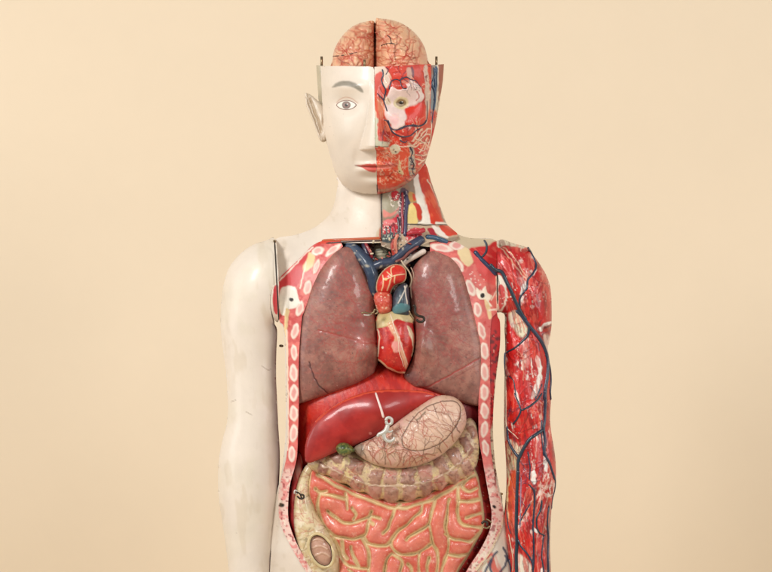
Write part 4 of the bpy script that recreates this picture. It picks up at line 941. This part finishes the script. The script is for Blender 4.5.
hz = lambda p: Z((340,290), 6.36, p)
def p_heart(P):
    P.blot((206,44,30), 8, .5, .1, .7, 3); P.blot((160,18,18), 5, .6, .08, .6, 7); P.blot((224,96,70), 2.2, .72, .04, .6, 9)
    P.fill(hz([(228,235),(245,150),(300,128),(400,115),(470,150),(470,200),(440,205),(360,185),(330,215),(290,235),(260,240)]), (206,184,136), soft=.7, up=.0015)
    P.fill(hz([(300,215),(335,200),(365,260),(390,330),(410,400),(430,480),(415,500),(395,430),(370,380),(345,395),(330,360),(345,310),(320,260)]), (226,176,140), soft=.9, up=.001, a=.85)
    P.fill(hz([(335,330),(385,330),(395,370),(370,395),(338,385)]), (228,150,140), soft=1)
    P.fill(hz([(425,225),(455,250),(470,300),(468,400),(455,420),(462,340),(440,280)]), (226,196,160), soft=.6, up=.0006)
    P.line(hz([(238,250),(250,300),(245,360),(240,420)]), .7, (232,208,180), .0005)
    P.line(hz([(240,440),(300,490),(360,520),(410,525)]), .9, (214,180,140), .0005); P.line(hz([(240,450),(300,502),(360,530),(405,535)]), .5, (40,20,16))
    for q in ((270,365),(345,270),(375,300),(240,370)): P.ell(*hz([q])[0], 1.2, 1.2, (232,200,180), soft=.4)
    P.fill(hz([(255,150),(300,140),(310,200),(270,210)]), (190,170,110), soft=1.5, a=.6)
heart_o = hz([(232,215),(228,190),(245,150),(300,125),(400,115),(445,140),(470,180),(466,215),(476,280),(478,330),(466,400),(440,470),(415,525),(405,536),(370,528),(310,505),(262,470),(240,440),(238,380),(234,300)])
heart = relief('heart', heart_o, -.035, .030, .03, M_org, root, g=.45, paint=p_heart, base=(190,30,24), warp=.5, extra=lambda x, y: .0012*(fbm(x,y,8,3)-.5))
vessel('artery', hz([(320,150),(335,200),(350,250),(375,310),(395,370),(415,430),(432,480)]), .5, [heart], heart, (240,214,190), r2=.35)
vessel('artery', hz([(350,250),(370,320),(375,390),(395,450),(405,490)]), .45, [heart], heart, (236,206,180), r2=.3)
vessel('artery', hz([(430,240),(455,300),(462,360)]), .45, [heart], heart, (240,220,196), r2=.3)
def p_aorta(P):
    P.blot((222,60,40), 4, .5, .1, .6, 3)
    O = np.array(spline(aorta_o, True, 4))
    d = seg_near(P.X0, P.Y0, O, True)[0]; P.mix(sstep(1.5, .6, d), (226,190,150))
    L = lambda q, w=.55: P.line(tz(q), w, (236,196,150), .0006)
    L([(290,380),(330,360),(370,350),(410,345)]); L([(330,360),(325,310),(345,295)]); L([(270,350),(275,400),(265,450)]); L([(325,370),(310,420),(300,450)]); L([(350,355),(345,400)]); L([(300,330),(330,360)])
    P.ell(*tz([(292,378)])[0], 1.6, 1.4, (230,200,130), soft=.5)
aorta_o = tz([(232,455),(230,400),(250,350),(290,305),(340,280),(390,285),(420,315),(422,370),(400,400),(350,420),(330,450),(320,475),(270,468)])
aorta = relief('aorta', aorta_o, -.04, .022, .02, M_org, root, g=.45, paint=p_aorta, base=(206,40,30), warp=.3)
def p_pulm(P):
    P.blot((66,84,96), 4, .55, .1, .6, 3)
    P.line(tz([(425,415),(400,470),(370,530)]), .55, (206,196,180), .0005); P.line(tz([(412,420),(420,480),(430,550)]), .6, (220,206,190), .0005)
    P.fill(tz([(335,560),(380,530),(440,540),(440,572),(400,590),(340,590)]), (84,130,136), soft=.7)
pulm = relief('pulmonary_artery', tz([(332,600),(332,520),(345,455),(375,415),(415,400),(435,425),(442,500),(445,600),(400,615)]), -.044, .020, .02, M_org, root, g=.45, paint=p_pulm, base=(40,54,66), warp=.3)
def p_atr(P):
    P.blot((224,120,96), 3, .52, .1, .7, 3)
    for i in range(9): P.ell(375+rng.rand()*16, 292+rng.rand()*17, .9, .7, (236,190,160), soft=.5)
atr = relief('atrium', tz([(215,500),(225,465),(265,455),(320,465),(335,510),(335,560),(315,590),(265,600),(235,570)]), -.045, .016, .016, M_org, root, g=.45, paint=p_atr, base=(200,72,54), warp=.4, extra=lambda x, y: .0022*(fbm(x, y, 5, 8)-.5))

# latches on either side of the heart
def wire(name, pts, Y, r, mat, parent=root, n=5, col=(150,140,130)):
    return freetube(name, pts, Y, r, mat, col, parent, n, seg=9)
wire('hook', hz([(135,148),(160,142),(190,150),(215,140),(220,125),(236,128),(238,145),(222,152)]), -.072, .9, M_metal)
wire('hook', hz([(150,158),(180,160),(205,150)]), -.071, .6, M_silver)
wire('hook', hz([(465,95),(478,110),(478,145),(500,165),(528,172),(535,190),(520,203),(498,200),(486,185)]), -.076, 1.3, M_dark)
wire('hook', hz([(440,130),(450,160),(470,185)]), -.073, .9, M_metal)

# ================================================================== ABDOMEN
def p_si(P):
    x, y = P.X0, P.Y0
    d = P.gd
    P.blot((226,118,94), 8, .5, .12, .6, 3); P.blot((208,90,72), 5, .62, .08, .4, 6)
    P.blot((246,196,170), 3.2, .72, .05, .5, 9); P.blot((130,50,40), 1.3, .82, .02, .6, 12); P.blot((196,74,58), 2.4, .64, .06, .5, 15); P.blot((244,190,160), 1.8, .74, .04, .5, 18)
    w = .7 + 1.5 * fbm(x, y, 9, 44)
    w = w + .25; P.mix(sstep(4.5, 1.0, d) * .55, (204,82,60)); P.mix(sstep(w + 1.1, w - 1.0, d), (224,198,150)); P.mix(sstep(.7, .1, d) * .12, (180,150,98))
    hl = sstep(3.0, 7.0, _c['s']) * .5; P.mix(hl, (230,136,114))  # paler coil crowns over deeper flanks: highlight and shading painted into the colour
za = lambda p: Z((300,460), 5.11, p)
zb = lambda p: Z((390,460), 5.11, p)
grooves = [[(318,474),(330,482.5),(346,490.5),(367,499.5),(391,508),(411,506.5),(432,499.5),(448,491),(464,481.5)], [(316,489),(320,492),(326,491.5)], [(352,508),(356,514),(353,519)], [(372,512),(369,519),(373,524)], [(462,486),(468,492),(476,489)], za([(140,260),(180,295),(240,322),(310,312),(360,290),(410,300)]), za([(232,175),(238,215),(240,250)]),
 za([(100,180),(90,230),(100,290),(130,350),(175,385),(230,402),(300,398),(335,380),(345,340),(360,300)]), za([(330,395),(345,425),(390,437),(440,435),(465,415)]),
 za([(511,225),(485,255),(470,300),(450,345),(425,372)]), za([(85,150),(110,175),(150,180),(190,190),(235,200)]), za([(170,390),(190,440),(220,510),(260,545),(350,555)]),
 za([(215,420),(218,465),(240,505)]), za([(262,445),(270,490),(300,540)]), za([(320,400),(338,440),(352,490),(352,600)]), za([(511,350),(480,390),(465,430),(488,468),(511,482)]),
 za([(470,480),(440,520),(430,600)]),  za([(250,560),(280,600),(260,640)]),
 zb([(165,228),(155,268),(100,315),(50,355),(12,400),(10,440),(40,478),(90,485),(150,468),(205,430)]), zb([(232,190),(215,260),(200,325),(150,362),(105,388),(85,412)]),
 zb([(200,325),(212,380),(218,430),(240,470),(245,520),(235,600)]), zb([(305,205),(290,280),(285,340),(300,400),(298,460),(270,540),(255,600)]),
 zb([(350,140),(350,190),(345,250),(355,310),(390,338),(465,345)]), zb([(345,212),(400,210),(470,200)]), zb([(390,295),(430,282),(475,268)]),
 zb([(285,380),(330,405),(400,415),(430,400),(475,360)]), zb([(300,487),(350,492),(405,482)]), zb([(150,475),(145,530),(150,600)]), zb([(20,485),(62,520),(40,600)]),
 zb([(372,130),(400,98),(455,66)]), zb([(90,530),(110,570),(100,640)]), zb([(200,500),(190,560),(200,640)])]
si_o = [(311,466),(316,469),(330,475),(346,484),(367,492),(390,499),(411,499),(432,490),(448,482),(462,476),(472,468),(477.5,474),(480.5,488),(483,503),(484.5,518),(483,530),(477,541),(470,554),(460,570),(448,592),(430,606),(340,606),(334,590),(337,565),(334,548),(325,532),(317,520),(311,506),(307.5,494),(308,480)]
def groove_d(x, y):
    d = np.full(x.shape, 99.0); wx = x + (vn(x, y, 9, 3)-.5)*1.6; wy = y + (vn(x, y, 9, 6)-.5)*1.6
    for gpts in grooves: d = np.minimum(d, seg_near(wx, wy, spline(gpts, False, 6), False)[0])
    return np.minimum(d, np.maximum(seg_near(wx, wy, spline(si_o, True, 3), True)[0] - .8, 0))
_c = {}
_fu = poisson(spline(si_o, True, 4), .6, zero=lambda X, Y: groove_d(X, Y) < .9, raw=True)
def si_extra(x, y):
    d = groove_d(x, y); _c['d'] = d; s2 = np.sqrt(np.maximum(_fu(x, y), 0) * .5); _c['s'] = s2
    return .0080 * (vn(x, y, 17, 91) - .5) + S * 1.35 * 7.5 * np.tanh(s2 / 7.5) + .0006 * (fbm(x, y, 4, 9) - .5)
def p_si2(P): P.gd = _c['d'] if 'd' in _c else groove_d(P.X0, P.Y0); p_si(P)
si = relief('small_intestine', si_o, -.02, .022, .03, M_org, root, g=.6, paint=p_si2, base=(208,94,76), extra=si_extra, p=.4, warp=.2)

# transverse colon
cells = [(375.8,477,6.5,7),(390.5,477.5,6.5,7),(408,476.5,7.5,7.5),(425,473.5,6.8,8),(441.5,465,5.6,8.5),(455.5,457,5.6,8.5),(467,446,4.4,9),(375,492,6.5,6.2),(391,494.5,7,7.6),(409,493.5,7.3,7.4),(426.5,488,6.2,7),(441.5,483,5.6,7.2),(454.8,477,5.4,7.2),(466.6,467,5.2,7),(337,456,7,6),(337.5,474,6.6,5.2),(357,466,7.6,6),(356.5,483.5,6.6,5.6),(323,468.5,5,4.4),(320,456,5,5),(473,432,4,6)]
def p_colon(P):
    x, y = P.X0, P.Y0
    P.blot((198,172,124), 6, .52, .1, .6, 3); P.blot((230,208,146), 3, .56, .06, .6, 5)
    for i, (cx, cy, rx, ry) in enumerate(cells):
        rx *= .98; ry *= 1.08
        ang = -28 if cx > 436 else (-10 if cx > 418 else (24 if cx < 365 else 4))
        P.X, P.Y = P.X0 + (vn(P.X0, P.Y0, 4, i) - .5) * 2.4, P.Y0 + (vn(P.X0, P.Y0, 4, i + 30) - .5) * 2.4
        a = math.radians(ang); q = [(-rx,-ry*.8),(0,-ry),(rx,-ry*.8),(rx*.95,0),(rx*.9,ry*.85),(0,ry),(-rx*.9,ry*.85),(-rx*.95,0)]
        P.fill([(cx+u*math.cos(a)-v*math.sin(a), cy+u*math.sin(a)+v*math.cos(a)) for u, v in q], [(170,124,108),(182,136,120),(158,114,102),(186,130,116)][i % 4], soft=.9, up=.0045, upw=6, a=.92)
    P.blot((200,160,142), 3, .6, .08, .6, 8); P.blot((124,84,76), 2.4, .66, .06, .6, 10); P.blot((190,70,66), 1.6, .80, .03, .6, 13)
    P.line([(310,460),(328,468),(346,477),(366,484.5),(391,486.5),(410,485.5),(430,481),(447,473),(461,462),(471,448)], .9, (204,176,150), .0012, .75)
    for i in range(16):
        r = random.Random(i); P.branch(322+r.random()*148, 462+r.random()*26, r.uniform(0,360), 12, .3, (176,56,58), 0, 2, 20, i, None, .6, step=2)
colon_o = [(307,466),(316,455),(330,449),(345,446),(365,452),(400,458),(430,452),(452,438),(462,424),(470,418),(477,426),(479.5,445),(478,461),(473,473),(467,479),(461,480),(454.8,486.5),(448,484.8),(441.5,492),(434,490.5),(426.5,498),(418,498),(409,504.5),(400,500.5),(391,507),(383,500),(375,501.5),(366,493.5),(356.5,492.5),(347,484.5),(337.5,483.4),(329,476.4),(320,474.5)]
colon = relief('transverse_colon', colon_o, -.024, .036, .03, M_org, root, g=.55, paint=p_colon, base=(212,186,148), warp=.3, p=.5)

def p_asc(P):
    P.blot((196,170,122), 7, .55, .1, .7, 3); P.blot((234,220,190), 4, .6, .08, .7, 5); P.blot((200,130,110), 3, .7, .06, .5, 9)
    for i in range(34):
        r = random.Random(i+300); P.branch(297+r.random()*36, 466+r.random()*90, r.uniform(0,360), 13, .3, [(150,70,50),(96,80,60),(186,84,74)][i % 3], 0, 2, 24, i, None, .75, step=2)
asc = relief('ascending_colon', [(302,472),(306,465.5),(312,463),(316,467),(311,477),(310,493),(314,506),(320,518),(329,530),(336,545),(340,562),(338,590),(326,596),(314,582),(305,566),(298.5,550),(294.6,532),(293.6,514),(295,496),(298,482)], -.022, .026, .02, M_org, root, g=.6, paint=p_asc, base=(218,198,156), warp=.4)
def p_cec(P):
    P.blot((206,160,136), 5, .5, .1, .7, 3)
    for q in ([(313,548),(320,546),(327,549)], [(315,556),(323,553),(330,557)], [(312,541),(318,539),(324,541)]): P.line(q, .8, (216,178,152), .001, .8)
ct = np.linspace(0, 2*math.pi, 21)[:-1]
def ellp(cx, cy, rx, ry, ang):
    a = math.radians(ang); return [(cx+rx*math.cos(t)*math.cos(a)-ry*math.sin(t)*math.sin(a), cy+rx*math.cos(t)*math.sin(a)+ry*math.sin(t)*math.cos(a)) for t in ct]
cec = relief('cecum_window', ellp(321,550.6,10.4,16.8,-24), -.0455, .007, .004, M_org, asc, g=.5, paint=p_cec, base=(190,144,120), warp=.4, p=.6)
P_ = [at(x, y, -.052) for x, y in ellp(321,550.6,11.4,17.8,-24)]; P_.append(P_[0]); 
tube_pts('opening_rim', P_, 1.6*S, M_org, asc, (210,188,140), 8)
P_ = [at(x, y, -.0515) for x, y in ellp(321,550.6,10.2,16.6,-24)]; P_.append(P_[0]); tube_pts('opening_groove', P_, .9*S, M_dark, asc, (60,40,30), 8)

# liver, gall bladder, stomach
def p_liver(P):
    P.blot((184,44,38), 16, .5, .15, .7, 3); P.blot((146,22,22), 9, .6, .1, .4, 6); P.blot((196,90,80), 1.3, .86, .02, .5, 9)
    P.line([(316,421),(330.6,408.6),(350.5,398),(373,391.8),(399,390.8),(422,391.6),(433,394.4)], 1.1, (226,86,56), 0, .8)  # edge highlight painted along the upper rim
    P.fill([(306,444),(312,430),(320,420),(316,440),(311,458),(306,460)], (150,32,28), soft=1.5, a=.6)
    P.ell(370,433.5,1.5,1.4,(206,120,110), soft=.4); P.ell(305.5,438,1.2,1.1,(210,140,120), soft=.4)
liver = relief('liver', [(305,459),(305,446),(308.5,434),(314,423),(322,414.5),(332,407.6),(343,400.5),(356,395),(373,390.6),(390,389.4),(408,389.8),(424,391),(435,394.2),(436,397.5),(424,406),(410,415),(396,424),(382,433),(368,440),(354,446),(340,451),(324,457.6),(312,462.4),(307,462.6)], -.048, .018, .02, M_liver, root, g=.7, paint=p_liver, base=(158,32,27), p=.3, warp=.5, extra=lambda x, y: .0012*(fbm(x, y, 24, 5)-.5) + .007*np.exp(-((x-379)/20)**2-((y-410)/15)**2))
vessel('ligament', [(375.5,392.5),(378,400),(381,409),(383.6,418)], .95, [liver], liver, (238,214,204), r2=1.3)
def p_gall(P):
    P.blot((120,124,60), 2.6, .56, .08, .8, 3); P.blot((36,44,22), 2.2, .6, .06, .7, 6); P.blot((190,180,120), 1.2, .78, .03, .7, 8)
gall = relief('gallbladder', [(336,449.4),(337.4,444.8),(342,442.6),(348,443.6),(352,446.6),(355.4,450),(352,453),(346,455.6),(340,455)], -.066, .016, .01, M_org, root, g=.4, paint=p_gall, base=(74,96,44), warp=.5, label='small green sac at the edge of the liver')
sz = lambda p: Z((285,350), 3.509, p)
def p_stom(P):
    x, y = P.X0, P.Y0
    P.blot((206,168,140), 10, .5, .12, .7, 3); P.blot((228,178,168), 7, .6, .08, .5, 6); P.blot((184,150,120), 3, .68, .05, .5, 8)
    oval = [(402,437),(407,428),(412,420),(421,411),(432,404.5),(445,401),(454,401.5),(459,405),(460.6,412),(458,422),(452,432),(444,440.5),(433,447),(421,450.8),(410,450),(403,446)]
    P.fill(oval, (222,186,162), soft=1.2, up=.0008, upw=3)
    for k in range(9):
        t = k/8.; P.line([(408+t*32, 434-t*26), (418+t*30, 438-t*22), (426+t*26, 446-t*24)], .3, (190,140,120), -.0006, .6)
    O = np.array(stom_o, float)
    cols = [(150,84,66), (112,78,62), (184,104,84)]
    for i in range(17):
        r = random.Random(i+800); t = i/16.
        bx_, by_ = 360 + t*100, np.interp(360 + t*100, [360,379,399,422,442,456,464], [455,464,466,462,452,440,426])
        P.branch(bx_, by_, r.uniform(-120,-60) - (30 if t > .6 else 0), r.uniform(16,30), .55, cols[i % 3], .0004, 3, 20, i+500, spline(stom_o, True, 3), .85, step=2.2)
    for i in range(12):
        r = random.Random(i+900); t = i/11.
        P.branch(366+t*74, 443-t*42, r.uniform(20,100), r.uniform(10,20), .45, cols[i % 3], .0003, 2, 22, i+700, spline(stom_o, True, 3), .8, step=2.2)
    for i in range(8):
        r = random.Random(i+950); P.branch(415+r.random()*38, 408+r.random()*36, r.uniform(0,360), 14, .35, (178,110,92), .0002, 2, 20, i+40, np.array(oval), .8, step=2)
    P.line(oval + [oval[0]], .5, (92,66,52), -.0007, .9)
    P.line([(425,412),(421,417),(417,420)], .8, (90,80,60), 0, .7)
    P.fill([(352,445),(362,443),(364,455),(356,456)], (120,110,96), soft=2, a=.7)
stom_o = [(354.5,447.6),(360,443.6),(370.5,439),(381,433),(391,426.5),(403,417.5),(415,409),(428,400.4),(437,396.2),(446,395.2),(456,398),(463,405),(466,414),(466,424),(462,433),(455,442.6),(447,450.6),(438,457.4),(425,463.6),(412,467.2),(398,468.4),(384,467.2),(372,463.6),(361,457.4),(355,452)]
stom = relief('stomach', stom_o, -.056, .034, .03, M_org, root, g=.5, paint=p_stom, base=(216,180,156), warp=.4, p=.5)

# hooked bracket on liver and stomach
br_ = wire('bracket', [(386,421),(386.6,418.6),(389,417.6),(391.6,419.2),(391.8,422.6),(389.6,424.4),(387,423.8),(386,421)], -.094, 1.6, M_silver, col=(225,222,215))
br_['label'] = 'pale nickel hook holding the liver and stomach'
def sub(o, name='bracket_arm'):
    o.name = name; o.parent = br_; return o
sub(wire('x', [(388,424),(387,428),(385.6,431),(382,433.4),(379,434.4),(377.6,437)], -.093, [2.0,2.5,2.7,2.3,1.8,1.5], M_silver))
sub(wire('x', [(384,431),(384,436),(386,440),(390,441.4),(393.4,439.6),(394,437)], -.093, [2.2,2.0,1.8,1.8,1.5,1.2], M_silver))
sub(wire('x', [(386,431),(390,432),(393,430.4)], -.0925, [1.5,1.2,.8], M_silver))

# latches at the flank
for pts, Y, r, m in [([(294.4,494),(294.8,490.5),(297,491.5),(296.4,494.6)], -.06, .8, M_silver), ([(297,496),(300,498.6),(303.5,498),(303.6,495.4),(300.6,494.6)], -.064, .9, M_dark), ([(296,492),(300,494),(302,500)], -.062, .8, M_dark),
    ([(481.6,524),(484,521.6),(487,522.6),(487,526)], -.062, 1.3, M_dark), ([(483,527),(487,528),(490.6,526)], -.06, 1.1, M_metal), ([(486,519),(489.6,521),(491.6,523)], -.058, .8, M_metal)]:
    wire('latch', pts, Y, r, m)
for x, y, r in ((276.4,493.2,1.5),(275.6,503,1.3),(276.8,499,1.1),(281,346,1.3),(500.6,494,1.3)):
    wire('pin', [(x-1.8, y), (x, y-.2), (x+2.4, y+.2)], -.012 if y > 400 else .0, r, M_metal, n=2)
wire('latch', [(499,492),(501,496),(501.4,504),(500.6,512)], -.006, .9, M_metal)

# ================================================================== STUDIO
def wall():
    # curved seamless backdrop: wall sweeping into a floor far below the frame
    prof = [(1.2, 6.0)] + [(1.2, -.4 + 3.2 * t) for t in (1, .5, .15)]
    for i in range(9):
        a = i / 8 * math.pi / 2; prof.append((1.2 - .6 * (1 - math.cos(a)), -.0 + .08 - .6 * math.sin(a)))
    prof.append((-7, -.52))
    V = []; F = []; nx = 12
    for yy, zz in prof:
        for i in range(nx + 1): V.append((-7 + 14 * i / nx, yy - 1.0 if False else yy, zz))
    for j in range(len(prof) - 1):
        for i in range(nx):
            a = j * (nx + 1) + i; F.append([a, a + 1, a + nx + 2, a + nx + 1])
    m = material('warm_paper_backdrop', .8, 0, .04, 60, .03, 1.5, color=(237, 219, 192), spec=.2)
    o = link('wall', V, F, m, None); o['kind'] = 'structure'; return o
wall()
def area(name, loc, size, power, target, col=(1, 1, 1), sy=None):
    l = bpy.data.lights.new(name, 'AREA'); l.energy = power; l.size = size; l.color = col
    if sy: l.shape = 'RECTANGLE'; l.size_y = sy
    o = bpy.data.objects.new(name, l); C.objects.link(o); o.location = loc
    o.rotation_euler = (Vector(target) - Vector(loc)).to_track_quat('-Z', 'Y').to_euler(); return o
T0 = (0, 0, 1.35)
area('key_softbox', (-1.5, -2.3, 2.75), .55, 62, T0, (1, .985, .965), .8)
area('fill_softbox', (1.55, -2.6, 2.2), .55, 25, T0, (1, .985, .965), .8)
area('backdrop_lamp', (-3.2, -.9, 1.7), 1.8, 37, (-.3, 2.0, 1.3), (1, .985, .965))
area('backdrop_lamp', (3.2, -.9, 1.7), 1.8, 35, (.4, 2.0, 1.3), (1, .985, .965))
w = bpy.data.worlds.new('World'); bpy.context.scene.world = w; w.use_nodes = True
w.node_tree.nodes['Background'].inputs[0].default_value = (1, .985, .965, 1); w.node_tree.nodes['Background'].inputs[1].default_value = .24
cd = bpy.data.cameras.new('camera'); cam = bpy.data.objects.new('camera', cd); C.objects.link(cam)
cam.location = (0, -D, ZC); cam.rotation_euler = (math.pi / 2, 0, 0); cd.sensor_width = 36; cd.lens = 36 * D / (772 * S); cd.clip_end = 100
sc = bpy.context.scene; sc.camera = cam
sc.view_settings.view_transform = 'Standard'; sc.view_settings.look = 'None'; sc.view_settings.exposure = 0
